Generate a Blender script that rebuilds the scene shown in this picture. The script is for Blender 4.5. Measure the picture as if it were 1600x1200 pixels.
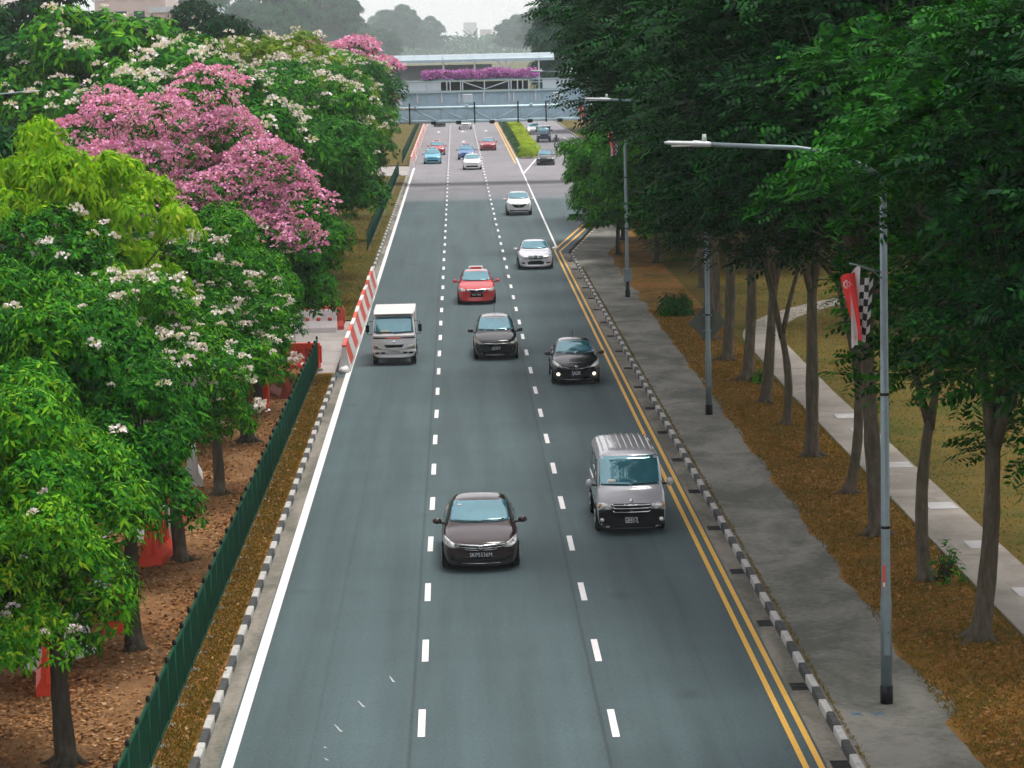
import bpy, bmesh, math, random
import numpy as np
from mathutils import Vector, Matrix
from mathutils.bvhtree import BVHTree

R = math.radians
scene = bpy.context.scene
COL = scene.collection
for _o in list(bpy.data.objects):
    bpy.data.objects.remove(_o)

# ------------------------------------------------------------------ camera
CAM_H = 12.1
cam_d = bpy.data.cameras.new('camera')
cam_d.sensor_width = 36.0
cam_d.lens = 99.0
cam_d.clip_start = 0.5
cam_d.clip_end = 6000
cam = bpy.data.objects.new('camera', cam_d)
COL.objects.link(cam)
cam.location = (0, 0, CAM_H)
_r = Matrix.Rotation(R(-1.0073), 3, 'Z') @ Matrix.Rotation(R(90 - 6.9057), 3, 'X') @ Matrix.Rotation(R(-1.3), 3, 'Z')   # yaw, pitch, slight roll
cam.rotation_euler = _r.to_euler()
scene.camera = cam

# ------------------------------------------------------------------ sky and sun
SUN_EL, SUN_AZ = 73.0, 62.0          # azimuth measured from +Y (down the road) towards +X (right)
world = bpy.data.worlds.new('World')
scene.world = world
world.use_nodes = True
wn = world.node_tree
wn.nodes.clear()
w_out = wn.nodes.new('ShaderNodeOutputWorld')
w_bg = wn.nodes.new('ShaderNodeBackground')
w_sky = wn.nodes.new('ShaderNodeTexSky')
w_sky.sky_type = 'NISHITA'
w_sky.sun_disc = False
w_sky.sun_elevation = R(SUN_EL)
w_sky.sun_rotation = R(SUN_AZ)
w_sky.air_density = 1.0
w_sky.dust_density = 4.0
w_sky.ozone_density = 1.0
w_mix = wn.nodes.new('ShaderNodeMixRGB')
w_mix.inputs['Fac'].default_value = 0.72
w_mix.inputs['Color2'].default_value = (11.3, 10.7, 10.7, 1)      # thin even overcast veil over the blue
wn.links.new(w_sky.outputs[0], w_mix.inputs['Color1'])
wn.links.new(w_mix.outputs[0], w_bg.inputs['Color'])
w_bg.inputs['Strength'].default_value = 0.085
wn.links.new(w_bg.outputs[0], w_out.inputs['Surface'])

sun_d = bpy.data.lights.new('sun', 'SUN')
sun_d.energy = 2.2
sun_d.angle = R(24)
sun_d.color = (1.0, 0.96, 0.90)
sun = bpy.data.objects.new('sun', sun_d)
COL.objects.link(sun)
_sd = Vector((math.sin(R(SUN_AZ)) * math.cos(R(SUN_EL)), math.cos(R(SUN_AZ)) * math.cos(R(SUN_EL)), math.sin(R(SUN_EL))))
sun.rotation_euler = _sd.to_track_quat('Z', 'Y').to_euler()
sun.location = _sd * 200

scene.view_settings.view_transform = 'Standard'
scene.view_settings.look = 'None'
scene.view_settings.exposure = 0.6
scene.view_settings.gamma = 1.0
scene.view_settings.use_curve_mapping = False
scene.cycles.max_bounces = 5
scene.cycles.diffuse_bounces = 2
scene.cycles.glossy_bounces = 2
scene.cycles.transmission_bounces = 3
scene.cycles.volume_bounces = 2
scene.cycles.use_denoising = True
scene.cycles.use_adaptive_sampling = True
scene.cycles.adaptive_threshold = 0.04

# ------------------------------------------------------------------ helpers: objects
def link(o, parent=None):
    COL.objects.link(o)
    if parent is not None:
        o.parent = parent
    return o

def tag(o, label=None, cat=None, group=None, kind=None):
    if label: o['label'] = label
    if cat: o['category'] = cat
    if group: o['group'] = group
    if kind: o['kind'] = kind
    return o

def empty(name, loc=(0, 0, 0), rz=0.0):
    o = bpy.data.objects.new(name, None)
    o.empty_display_size = 0.3
    o.location = loc
    o.rotation_euler = (0, 0, rz)
    return link(o)

def mobj(name, me, mat=None, parent=None, loc=None, rot=None, scale=None):
    o = bpy.data.objects.new(name, me)
    if mat is not None and len(me.materials) == 0:
        me.materials.append(mat)
    if loc is not None: o.location = loc
    if rot is not None: o.rotation_euler = rot
    if scale is not None: o.scale = scale
    return link(o, parent)

def copy_tree(o, parent=None):
    c = o.copy()
    COL.objects.link(c)
    c.parent = parent
    for ch in list(o.children):
        copy_tree(ch, c)
    return c

class MB:
    """collects boxes, tubes, prisms into one mesh"""
    def __init__(self):
        self.v, self.f, self.s = [], [], []
    def add(self, vs, fs, smooth=False):
        n = len(self.v)
        self.v += [tuple(p) for p in vs]
        self.f += [tuple(i + n for i in q) for q in fs]
        self.s += [smooth] * len(fs)
        return self
    def box(self, x0, x1, y0, y1, z0, z1):
        return self.add([(x0,y0,z0),(x1,y0,z0),(x1,y1,z0),(x0,y1,z0),(x0,y0,z1),(x1,y0,z1),(x1,y1,z1),(x0,y1,z1)],
                        [(0,3,2,1),(4,5,6,7),(0,1,5,4),(1,2,6,5),(2,3,7,6),(3,0,4,7)])
    def cbox(self, x0, x1, y0, y1, z0, z1, b):
        """box with chamfered vertical and top edges"""
        def ring(i, z):
            return [(x0+i+b,y0+i,z),(x1-i-b,y0+i,z),(x1-i,y0+i+b,z),(x1-i,y1-i-b,z),(x1-i-b,y1-i,z),(x0+i+b,y1-i,z),(x0+i,y1-i-b,z),(x0+i,y0+i+b,z)]
        vs = ring(b*.6, z0) + ring(0, z0+b) + ring(0, z1-b) + ring(b*.6, z1)
        fs = [tuple(range(7, -1, -1)), tuple(range(24, 32))]
        for k in range(3):
            for i in range(8):
                j = (i+1) % 8
                fs.append((k*8+i, k*8+j, k*8+8+j, k*8+8+i))
        return self.add(vs, fs)
    def tube(self, pts, rads, n=6, cap=True, smooth=True):
        pts = [Vector(p) for p in pts]
        if not hasattr(rads, '__len__'): rads = [rads]*len(pts)
        vs, fs = [], []
        prev = None
        for i, p in enumerate(pts):
            a = pts[max(i-1, 0)]; b = pts[min(i+1, len(pts)-1)]
            d = (b-a)
            if d.length < 1e-9: d = Vector((0,0,1))
            d.normalize()
            if prev is None:
                h = Vector((1,0,0)) if abs(d.x) < .9 else Vector((0,1,0))
                u = d.cross(h).normalized()
            else:
                u = (prev - d*prev.dot(d))
                u = u.normalized() if u.length > 1e-6 else d.orthogonal().normalized()
            prev = u
            w = d.cross(u)
            for k in range(n):
                a_ = 2*math.pi*k/n
                vs.append(p + (u*math.cos(a_) + w*math.sin(a_))*rads[i])
        for i in range(len(pts)-1):
            for k in range(n):
                j = (k+1) % n
                fs.append((i*n+k, i*n+j, (i+1)*n+j, (i+1)*n+k))
        if cap:
            fs.append(tuple(range(n-1, -1, -1)))
            fs.append(tuple(range((len(pts)-1)*n, len(pts)*n)))
        return self.add(vs, fs, smooth)
    def prism(self, poly, axis, a, b):
        """poly of 2-D points extruded between a and b; axis is the extruded axis"""
        n = len(poly)
        def P(p, t):
            return {'x': (t, p[0], p[1]), 'y': (p[0], t, p[1]), 'z': (p[0], p[1], t)}[axis]
        vs = [P(p, a) for p in poly] + [P(p, b) for p in poly]
        fs = [tuple(range(n)), tuple(range(2*n-1, n-1, -1))]
        for i in range(n):
            j = (i+1) % n
            fs.append((i, i+n, j+n, j))
        return self.add(vs, fs)
    def mesh(self, name='mesh'):
        me = bpy.data.meshes.new(name)
        me.from_pydata(self.v, [], self.f)
        me.polygons.foreach_set('use_smooth', self.s)
        bm = bmesh.new(); bm.from_mesh(me)
        bmesh.ops.recalc_face_normals(bm, faces=bm.faces)
        bm.to_mesh(me); bm.free()
        me.update()
        return me
    def build(self, name, mat, parent=None, **k):
        return mobj(name, self.mesh(name), mat, parent, **k)

def sheet(name, poly, z, mat, kind='structure', parent=None):
    me = bpy.data.meshes.new(name)
    me.from_pydata([(x, y, z) for x, y in poly], [], [tuple(range(len(poly)))])
    bm = bmesh.new(); bm.from_mesh(me)
    for f in bm.faces:
        if f.normal.z < 0: f.normal_flip()
    bm.to_mesh(me); bm.free()
    o = mobj(name, me, mat, parent)
    if kind and parent is None: o['kind'] = kind
    return o

def rect(x0, x1, y0, y1):
    return [(x0,y0),(x1,y0),(x1,y1),(x0,y1)]

# ------------------------------------------------------------------ helpers: materials
def new_mat(name):
    m = bpy.data.materials.new(name)
    m.use_nodes = True
    nt = m.node_tree
    nt.nodes.clear()
    out = nt.nodes.new('ShaderNodeOutputMaterial')
    b = nt.nodes.new('ShaderNodeBsdfPrincipled')
    nt.links.new(b.outputs[0], out.inputs['Surface'])
    return m, nt, b

def N(nt, t, **k):
    n = nt.nodes.new(t)
    for a, v in k.items():
        setattr(n, a, v)
    return n

def noise(nt, vec, scale, detail=4, rough=.55, dist=0.0):
    n = N(nt, 'ShaderNodeTexNoise')
    n.inputs['Scale'].default_value = scale
    n.inputs['Detail'].default_value = detail
    n.inputs['Roughness'].default_value = rough
    n.inputs['Distortion'].default_value = dist
    if vec is not None: nt.links.new(vec, n.inputs['Vector'])
    return n.outputs['Fac']

def ramp(nt, fac, stops, interp='LINEAR'):
    r = N(nt, 'ShaderNodeValToRGB')
    r.color_ramp.interpolation = interp
    el = r.color_ramp.elements
    while len(el) < len(stops): el.new(0.5)
    for e, (p, c) in zip(el, stops):
        e.position = p
        e.color = (c[0], c[1], c[2], 1) if hasattr(c, '__len__') else (c, c, c, 1)
    nt.links.new(fac, r.inputs['Fac'])
    return r.outputs['Color']

def mixc(nt, fac, a, b, mode='MIX'):
    m = N(nt, 'ShaderNodeMixRGB', blend_type=mode)
    for s, v in ((m.inputs['Fac'], fac), (m.inputs['Color1'], a), (m.inputs['Color2'], b)):
        if hasattr(v, 'is_linked') or hasattr(v, 'links'):
            nt.links.new(v, s)
        elif hasattr(v, '__len__'):
            s.default_value = (v[0], v[1], v[2], 1)
        else:
            s.default_value = v if s.type == 'VALUE' else (v, v, v, 1)
    return m.outputs['Color']

def math_(nt, op, a, b=None):
    m = N(nt, 'ShaderNodeMath', operation=op)
    for s, v in ((m.inputs[0], a), (m.inputs[1], b)):
        if v is None: continue
        if hasattr(v, 'links'): nt.links.new(v, s)
        else: s.default_value = v
    return m.outputs[0]

def pos(nt, sc=(1, 1, 1), world_=False):
    if world_:
        v = N(nt, 'ShaderNodeNewGeometry').outputs['Position']
    else:
        v = N(nt, 'ShaderNodeTexCoord').outputs['Object']
    mp = N(nt, 'ShaderNodeMapping')
    mp.inputs['Scale'].default_value = sc
    nt.links.new(v, mp.inputs['Vector'])
    return mp.outputs[0]

def bump(nt, bsdf, h, strength=.3, dist=.02):
    b = N(nt, 'ShaderNodeBump')
    b.inputs['Strength'].default_value = strength
    b.inputs['Distance'].default_value = dist
    nt.links.new(h, b.inputs['Height'])
    nt.links.new(b.outputs[0], bsdf.inputs['Normal'])

def simple(name, col, rough=.5, metal=0.0, var=.12, scale=4.0, world_=False, emit=None, spec=.5, dirt=None, bmp=0.0):
    m, nt, b = new_mat(name)
    p = pos(nt, world_=world_)
    n1 = noise(nt, p, scale, 5, .6)
    lo = [c*(1-var) for c in col]; hi = [min(1, c*(1+var)) for c in col]
    c = ramp(nt, n1, [(.3, lo), (.7, hi)])
    if dirt is not None:
        n2 = noise(nt, p, scale*2.7, 6, .7)
        f = ramp(nt, n2, [(.52, 0.0), (.72, dirt[3])])
        c = mixc(nt, f, c, dirt[:3])
    nt.links.new(c, b.inputs['Base Color'])
    rr = ramp(nt, n1, [(.3, max(0.02, rough*.88)), (.7, min(1, rough*1.12))])
    nt.links.new(rr, b.inputs['Roughness'])
    b.inputs['Metallic'].default_value = metal
    b.inputs['Specular IOR Level'].default_value = spec
    if emit:
        b.inputs['Emission Color'].default_value = (*col, 1)
        b.inputs['Emission Strength'].default_value = emit
    if bmp:
        bump(nt, b, n1, bmp, .02)
    return m

def car_paint(name, col, metal=.35, rough=.32):
    m, nt, b = new_mat(name)
    p = pos(nt)
    n1 = noise(nt, p, 2.0, 4)
    c = ramp(nt, n1, [(.3, [x*.93 for x in col]), (.7, [min(1, x*1.05) for x in col])])
    # road dust thrown up along the sills
    sep = N(nt, 'ShaderNodeSeparateXYZ'); nt.links.new(p, sep.inputs[0])
    n2 = noise(nt, p, 7.0, 5)
    f = math_(nt, 'MULTIPLY', ramp(nt, sep.outputs['Z'], [(.15, .14), (.45, 0.0)]), n2)
    c = mixc(nt, f, c, (.16, .145, .12))
    nt.links.new(c, b.inputs['Base Color'])
    b.inputs['Metallic'].default_value = metal
    b.inputs['Roughness'].default_value = rough
    b.inputs['Coat Weight'].default_value = 1.0
    b.inputs['Coat Roughness'].default_value = .03
    b.inputs['Coat IOR'].default_value = 1.55
    b.inputs['Specular IOR Level'].default_value = .06
    return m

def leaf_mat(name, stops, trans=.35, hue_noise=.9, rough=.55, obj_var=.25):
    m, nt, b = new_mat(name)
    g = N(nt, 'ShaderNodeNewGeometry')
    oi = N(nt, 'ShaderNodeObjectInfo')
    p = pos(nt)
    big = noise(nt, p, hue_noise, 3, .5)
    f = math_(nt, 'ADD', math_(nt, 'MULTIPLY', g.outputs['Random Per Island'], .55), math_(nt, 'MULTIPLY', big, .45))
    f = math_(nt, 'ADD', f, math_(nt, 'MULTIPLY', math_(nt, 'SUBTRACT', oi.outputs['Random'], .5), obj_var))
    c = ramp(nt, f, stops)
    nt.links.new(c, b.inputs['Base Color'])
    b.inputs['Roughness'].default_value = rough
    b.inputs['Specular IOR Level'].default_value = .04
    tr = N(nt, 'ShaderNodeBsdfTranslucent')
    tc = mixc(nt, 1.0, c, (1.3, 1.35, .4), 'MULTIPLY')
    nt.links.new(tc, tr.inputs['Color'])
    ms = N(nt, 'ShaderNodeMixShader'); ms.inputs[0].default_value = trans
    out = [n for n in nt.nodes if n.type == 'OUTPUT_MATERIAL'][0]
    nt.links.new(b.outputs[0], ms.inputs[1]); nt.links.new(tr.outputs[0], ms.inputs[2])
    nt.links.new(ms.outputs[0], out.inputs['Surface'])
    return m

M = {}
# asphalt: wheel-track streaks, seams, patches, fine aggregate
def asphalt(name, base, far_col):
    m, nt, b = new_mat(name)
    g = N(nt, 'ShaderNodeNewGeometry').outputs['Position']
    sep = N(nt, 'ShaderNodeSeparateXYZ'); nt.links.new(g, sep.inputs[0])
    def mp(s):
        k = N(nt, 'ShaderNodeMapping'); k.inputs['Scale'].default_value = s
        nt.links.new(g, k.inputs['Vector']); return k.outputs[0]
    streak = noise(nt, mp((1.15, .035, 1)), 1.0, 4, .6)
    blotch = noise(nt, mp((.35, .10, 1)), 1.0, 5, .62)
    grain = noise(nt, mp((1, .45, 1)), 16, 6, .8)
    cross = noise(nt, mp((.03, .55, 1)), 1.0, 2, .5)
    c = ramp(nt, streak, [(.28, [x*.74 for x in base]), (.72, [x*1.22 for x in base])])
    c = mixc(nt, .6, c, ramp(nt, blotch, [(.3, .80), (.7, 1.18)]), 'MULTIPLY')
    c = mixc(nt, .22, c, ramp(nt, cross, [(.38, .84), (.62, 1.12)]), 'MULTIPLY')
    c = mixc(nt, .9, c, ramp(nt, grain, [(.25, .60), (.75, 1.40)]), 'MULTIPLY')
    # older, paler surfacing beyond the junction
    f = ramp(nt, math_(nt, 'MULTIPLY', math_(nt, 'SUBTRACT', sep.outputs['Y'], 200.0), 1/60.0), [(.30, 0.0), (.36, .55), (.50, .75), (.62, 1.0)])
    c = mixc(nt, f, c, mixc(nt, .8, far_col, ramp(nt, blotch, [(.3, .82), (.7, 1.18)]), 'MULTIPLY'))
    # oil spots
    vo = N(nt, 'ShaderNodeTexVoronoi'); vo.inputs['Scale'].default_value = .33
    nt.links.new(mp((1, .55, 1)), vo.inputs['Vector'])
    spot = ramp(nt, math_(nt, 'ADD', vo.outputs['Distance'], math_(nt, 'MULTIPLY', blotch, .25)), [(.14, .62), (.24, 1.0)])
    c = mixc(nt, .8, c, spot, 'MULTIPLY')
    # construction joints along the lanes
    for jx in (-1.04, 2.36, 4.55, -2.75):
        dj = math_(nt, 'ABSOLUTE', math_(nt, 'SUBTRACT', math_(nt, 'ADD', sep.outputs['X'], math_(nt, 'MULTIPLY', blotch, .06)), jx))
        c = mixc(nt, .75 if jx in (-1.04, 2.36) else .3, c, ramp(nt, dj, [(.012, .55), (.05, 1.0)]), 'MULTIPLY')
    nt.links.new(c, b.inputs['Base Color'])
    b.inputs['Roughness'].default_value = .78
    b.inputs['Specular IOR Level'].default_value = .35
    bump(nt, b, grain, .35, .008)
    return m
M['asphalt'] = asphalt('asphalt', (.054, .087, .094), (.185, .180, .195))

def concrete(name, base, dark, streak_dir=(1, .25, 1), amt=.8, spots=True):
    m, nt, b = new_mat(name)
    p = pos(nt, streak_dir, True)
    q = pos(nt, (1, 1, 1), True)
    a = noise(nt, p, .9, 6, .65, .6)
    d = noise(nt, q, 6.0, 5, .7)
    gr = noise(nt, q, 60, 2, .6)
    f = ramp(nt, math_(nt, 'ADD', math_(nt, 'MULTIPLY', a, .75), math_(nt, 'MULTIPLY', d, .25)), [(.42, 1.0), (.58, 0.0)])
    f = math_(nt, 'MULTIPLY', f, amt)
    c = mixc(nt, f, base, dark)
    c = mixc(nt, .6, c, ramp(nt, gr, [(.3, .8), (.7, 1.2)]), 'MULTIPLY')
    nt.links.new(c, b.inputs['Base Color'])
    b.inputs['Roughness'].default_value = .85
    b.inputs['Specular IOR Level'].default_value = .3
    bump(nt, b, d, .25, .015)
    return m
M['footpath'] = concrete('footpath_concrete', (.22, .215, .185), (.085, .092, .074), (.55, .30, 1), .95)
M['park_path'] = concrete('park_path_concrete', (.30, .275, .24), (.17, .155, .13), (.6, .5, 1), .7)
M['pale_slab'] = concrete('pale_slab_concrete', (.46, .46, .46), (.34, .33, .32), (1, 1, 1), .5)
M['gutter'] = concrete('gutter_concrete', (.24, .22, .185), (.085, .085, .065), (.8, .25, 1), .85)
M['yard'] = concrete('yard_concrete', (.33, .31, .295), (.21, .20, .19), (.5, .5, 1), .7)

def soil(name, stops, s1=.35, s2=5.0, green=None):
    m, nt, b = new_mat(name)
    q = pos(nt, (1, 1, 1), True)
    a = noise(nt, q, s1, 5, .62, .5)
    d = noise(nt, q, s2, 6, .72)
    e = noise(nt, q, 32, 3, .7)
    f = math_(nt, 'ADD', math_(nt, 'MULTIPLY', a, .5), math_(nt, 'MULTIPLY', d, .5))
    c = ramp(nt, f, stops)
    c = mixc(nt, .75, c, ramp(nt, e, [(.3, .55), (.7, 1.4)]), 'MULTIPLY')
    nt.links.new(c, b.inputs['Base Color'])
    b.inputs['Roughness'].default_value = .95
    b.inputs['Specular IOR Level'].default_value = .1
    bump(nt, b, d, .6, .05)
    return m
M['litter_soil'] = soil('litter_soil', [(.34, (.085, .045, .022)), (.48, (.19, .10, .045)), (.60, (.27, .15, .072)), (.70, (.15, .115, .042))])
M['dry_grass'] = soil('dry_grass', [(.36, (.045, .070, .010)), (.46, (.15, .090, .020)), (.55, (.29, .135, .035)), (.64, (.075, .105, .014))], .55)
M['lawn'] = soil('lawn', [(.36, (.030, .055, .006)), (.45, (.065, .068, .011)), (.54, (.125, .080, .018)), (.64, (.040, .070, .007))], .22)
M['far_ground'] = soil('far_ground', [(.35, (.06, .075, .025)), (.65, (.14, .12, .05))], .02, .4)

M['white_line'] = simple('white_road_paint', (.74, .73, .73), .6, 0, .06, 3, True, dirt=(.30, .31, .31, .35))
M['yellow_line'] = simple('yellow_road_paint', (.74, .42, .055), .6, 0, .08, 3, True, dirt=(.40, .27, .10, .35))
M['kerb_white'] = simple('kerb_white_paint', (.44, .44, .42), .75, 0, .14, 3, True, dirt=(.11, .10, .075, .9))
M['kerb_black'] = simple('kerb_black_paint', (.030, .034, .036), .7, 0, .25, 3, True, dirt=(.16, .15, .12, .55))
M['fence_green'] = simple('fence_green_paint', (.003, .058, .030), .7, .0, .18, 3, dirt=(.02, .04, .03, .3), spec=.12)
M['black_metal'] = simple('black_metal', (.010, .011, .012), .6, 0, spec=.15)
M['galv'] = simple('galvanised_steel', (.185, .245, .27), .48, .45, .16, 2.2, dirt=(.12, .13, .12, .4))
M['galv_light'] = simple('lamp_head_grey', (.46, .50, .51), .5, .2, .08)
M['sign_back'] = simple('sign_back_grey', (.10, .115, .095), .6, .3, .15)
M['orange_plastic'] = simple('orange_red_plastic', (.72, .060, .022), .45, 0, .14, 2, dirt=(.30, .06, .03, .5))
M['brick_plastic'] = simple('faded_red_plastic', (.36, .060, .035), .6, 0, .14, 2, dirt=(.2, .07, .05, .4))
M['white_plastic'] = simple('white_plastic', (.68, .66, .66), .5, 0, .06, 2, dirt=(.42, .38, .35, .35))
M['stripe_red'] = simple('barrier_red', (.60, .075, .05), .55, 0, .12, 2, dirt=(.62, .36, .32, .4))
M['stripe_white'] = simple('barrier_white', (.70, .68, .66), .55, 0, .06, 2, dirt=(.45, .42, .38, .4))
M['gap_shade'] = simple('painted_gap_shade', (.012, .014, .015), .8)  # near-black colour standing for the shade inside holes and openings
M['tyre'] = simple('tyre_rubber', (.008, .0085, .009), .85, 0, .2, 6, spec=.1)
M['rim'] = simple('wheel_alloy', (.34, .35, .36), .35, .8, .1)
M['chrome'] = simple('chrome', (.66, .68, .69), .16, 1.0, .05)
M['trim_black'] = simple('black_trim', (.006, .007, .008), .5, 0, .2, spec=.12)
M['bumper_black'] = simple('bumper_black_plastic', (.008, .009, .010), .55, 0, .2, spec=.12)
M['plate_black'] = simple('plate_black', (.006, .007, .008), .5, spec=.12)
M['plate_white'] = simple('plate_white', (.62, .63, .62), .4, 0, .05)
M['letter_white'] = simple('plate_letters_white', (.62, .68, .72), .5, 0, .03)
M['letter_black'] = simple('plate_letters_black', (.02, .02, .02), .5, 0, .03)
M['amber'] = simple('amber_lens', (.55, .22, .03), .2)
M['lamp_on'] = simple('lit_fog_lamp', (1.0, .88, .66), .3, emit=1.1)
M['cream'] = simple('cream_paper', (.55, .48, .28), .8)

def glass_mat(name, col, ior=1.9, rough=.04):
    m, nt, b = new_mat(name)
    p = pos(nt)
    n1 = noise(nt, p, 1.6, 3)
    c = ramp(nt, n1, [(.3, [x*.75 for x in col]), (.7, [x*1.25 for x in col])])
    nt.links.new(c, b.inputs['Base Color'])
    b.inputs['Roughness'].default_value = rough
    b.inputs['IOR'].default_value = ior
    b.inputs['Specular IOR Level'].default_value = .5
    b.inputs['Specular Tint'].default_value = (.62, .92, 1.0, 1)
    return m
M['windshield'] = glass_mat('tinted_windshield', (.04, .15, .19), 3.0)  # glass tint, with the reflected sky's teal put into the colour
M['side_glass'] = glass_mat('dark_side_glass', (.012, .02, .022), 1.7)
def lens_mat(name, col):
    m, nt, b = new_mat(name)
    p = pos(nt)
    n1 = noise(nt, p, 9.0, 3)
    c = ramp(nt, n1, [(.35, [x*.25 for x in col]), (.6, col)])
    nt.links.new(c, b.inputs['Base Color'])
    b.inputs['Roughness'].default_value = .08
    b.inputs['Metallic'].default_value = .35
    b.inputs['Coat Weight'].default_value = 1.0
    return m
M['headlight'] = lens_mat('headlight_lens', (.78, .80, .80))
M['headlight_yellow'] = lens_mat('headlight_yellowed', (.42, .45, .34))

def bark(name, a, b_, moss):
    m, nt, b = new_mat(name)
    p = pos(nt, (1, 1, .22))
    q = pos(nt)
    n1 = noise(nt, p, 9, 6, .7)
    n2 = noise(nt, q, 2.2, 4, .6)
    c = ramp(nt, n1, [(.3, a), (.7, b_)])
    c = mixc(nt, ramp(nt, n2, [(.45, 0.0), (.65, .7)]), c, moss)
    nt.links.new(c, b.inputs['Base Color'])
    b.inputs['Roughness'].default_value = .95
    b.inputs['Specular IOR Level'].default_value = .1
    bump(nt, b, n1, .7, .03)
    return m
M['bark_dark'] = bark('bark_dark', (.028, .024, .019), (.085, .072, .058), (.045, .050, .032))
M['bark_pale'] = bark('bark_pale', (.046, .039, .029), (.15, .125, .095), (.060, .066, .040))

M['leaf_bright'] = leaf_mat('leaf_bright_green', [(.10, (.002, .030, .004)), (.36, (.010, .100, .008)), (.58, (.042, .205, .009)), (.78, (.13, .34, .012)), (.92, (.28, .42, .016)), (.99, (.40, .28, .03))], .14)
M['leaf_yellow'] = leaf_mat('leaf_yellow_green', [(.12, (.055, .19, .008)), (.42, (.15, .36, .012)), (.70, (.28, .49, .02)), (.92, (.48, .54, .04))], .4)
M['leaf_mid'] = leaf_mat('leaf_mid_green', [(.12, (.002, .028, .006)), (.42, (.008, .085, .008)), (.72, (.028, .165, .009)), (.95, (.09, .26, .011))], .13)
M['leaf_dark'] = leaf_mat('leaf_dark_green', [(.12, (.0006, .009, .004)), (.42, (.002, .030, .007)), (.70, (.007, .072, .008)), (.96, (.034, .155, .010))], .08, .55)
M['leaf_fresh'] = leaf_mat('leaf_fresh_green', [(.12, (.001, .018, .004)), (.42, (.005, .066, .006)), (.72, (.022, .145, .007)), (.96, (.080, .26, .009))], .12, .7)
M['leaf_far_hazed'] = leaf_mat('leaf_far_haze_green', [(.15, (.005, .034, .022)), (.5, (.014, .064, .036)), (.85, (.036, .105, .045))], .15, .25)  # some of the distance haze's blue is put into these leaf colours
M['leaf_autumn'] = leaf_mat('leaf_turning', [(.12, (.03, .11, .008)), (.45, (.10, .22, .010)), (.72, (.22, .30, .012)), (.90, (.42, .34, .03)), (.98, (.50, .24, .05))], .25)
M['pink'] = leaf_mat('pink_blossom', [(.12, (.54, .15, .38)), (.5, (.76, .31, .56)), (.88, (.89, .53, .73))], .15, .5, .8)
M['magenta'] = leaf_mat('magenta_blossom', [(.15, (.44, .13, .52)), (.5, (.62, .26, .70)), (.85, (.76, .46, .80))], .2, .5, .6)
M['white_bloom'] = leaf_mat('white_blossom', [(.15, (.60, .48, .56)), (.5, (.76, .67, .73)), (.85, (.86, .80, .84))], .2, .5, .6)
M['hedge'] = leaf_mat('hedge_leaf', [(.15, (.13, .24, .012)), (.5, (.30, .43, .02)), (.9, (.48, .55, .04))], .3, .8)
M['hedge_dark'] = leaf_mat('hedge_dark_leaf', [(.15, (.012, .05, .02)), (.5, (.03, .09, .03)), (.9, (.06, .13, .04))], .25, .8)
M['fallen'] = leaf_mat('fallen_leaf', [(.12, (.060, .028, .011)), (.40, (.20, .092, .034)), (.65, (.38, .19, .08)), (.9, (.56, .39, .22))], .05, .25, .8, 0)
M['fallen_right'] = leaf_mat('fallen_leaf_rust', [(.12, (.07, .035, .012)), (.45, (.24, .105, .030)), (.70, (.40, .20, .065)), (.94, (.50, .36, .18))], .05, .25, .8, 0)
M['blade'] = leaf_mat('grass_blade', [(.15, (.040, .075, .008)), (.40, (.13, .095, .016)), (.62, (.27, .135, .028)), (.85, (.080, .13, .013))], .15, .6, .8, 0)
M['blade_lawn'] = leaf_mat('lawn_blade', [(.15, (.050, .085, .008)), (.42, (.12, .105, .018)), (.64, (.19, .125, .028)), (.85, (.080, .12, .012))], .2, .22, .8, 0)
# ================================================================== the setting
rng = random.Random(7)
GZ = 0.12                                     # verge level above the road
sheet('ground', rect(-3000, 3000, -200, 5000), -.15, M['far_ground'])

LANE_A, LANE_B, EDGE_L = -.89, 2.53, -4.20
road_poly = [(-4.64, 20), (6.32, 20), (6.32, 163), (9.0, 187), (16, 209), (60, 226), (60, 310), (19, 302), (15.2, 318), (15.2, 560), (-4.9, 560), (-4.9, 300)]
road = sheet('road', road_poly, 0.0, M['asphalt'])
tag(road, 'grey asphalt road with three lanes running towards the camera', 'road')

# verges as slabs standing a kerb's height above the road
def slab(name, poly, z0, z1, mat, **k):
    mb = MB(); mb.prism(poly, 'z', z0, z1)
    o = mb.build(name, mat)
    o['kind'] = 'structure'
    return o
slab('verge_left_soil', [(-16, 20), (-5.40, 20), (-5.40, 106), (-16, 106)], -.1, GZ, M['litter_soil'])
slab('verge_left_grass', [(-5.40, 20), (-4.76, 20), (-4.76, 103.8), (-5.40, 103.8)], -.1, GZ-.002, M['dry_grass'])
slab('verge_left_far', [(-16, 124), (-4.76, 124), (-4.76, 262), (-16, 262)], -.1, GZ, M['lawn'])
slab('verge_left_back', [(-120, 20), (-16, 20), (-16, 262), (-120, 262)], -.1, GZ-.003, M['dry_grass'])
slab('verge_left_distant', [(-120, 284), (-5.0, 284), (-5.0, 560), (-120, 560)], -.1, GZ, M['lawn'])
slab('yard_pavement', [(-16, 106), (-5.40, 106), (-5.40, 103.8), (-4.76, 103.8), (-4.76, 124), (-16, 124)], -.1, .05, M['yard'])
slab('access_pavement', [(-120, 262), (-4.7, 262), (-4.7, 284), (-120, 284)], -.1, .03, M['yard'])
slab('verge_right', [(6.44, 20), (10.9, 20), (10.9, 178), (9.0, 184.5), (6.44, 162)], -.1, GZ, M['dry_grass'])
slab('lawn_right', [(10.9, 20), (90, 20), (90, 228), (60, 224), (16, 206.5), (10.9, 191.5)], -.1, GZ-.002, M['lawn'])
slab('verge_right_far', [(15.4, 318), (19, 303.5), (60, 312), (120, 330), (120, 560), (15.4, 560)], -.1, GZ, M['lawn'])

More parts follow.
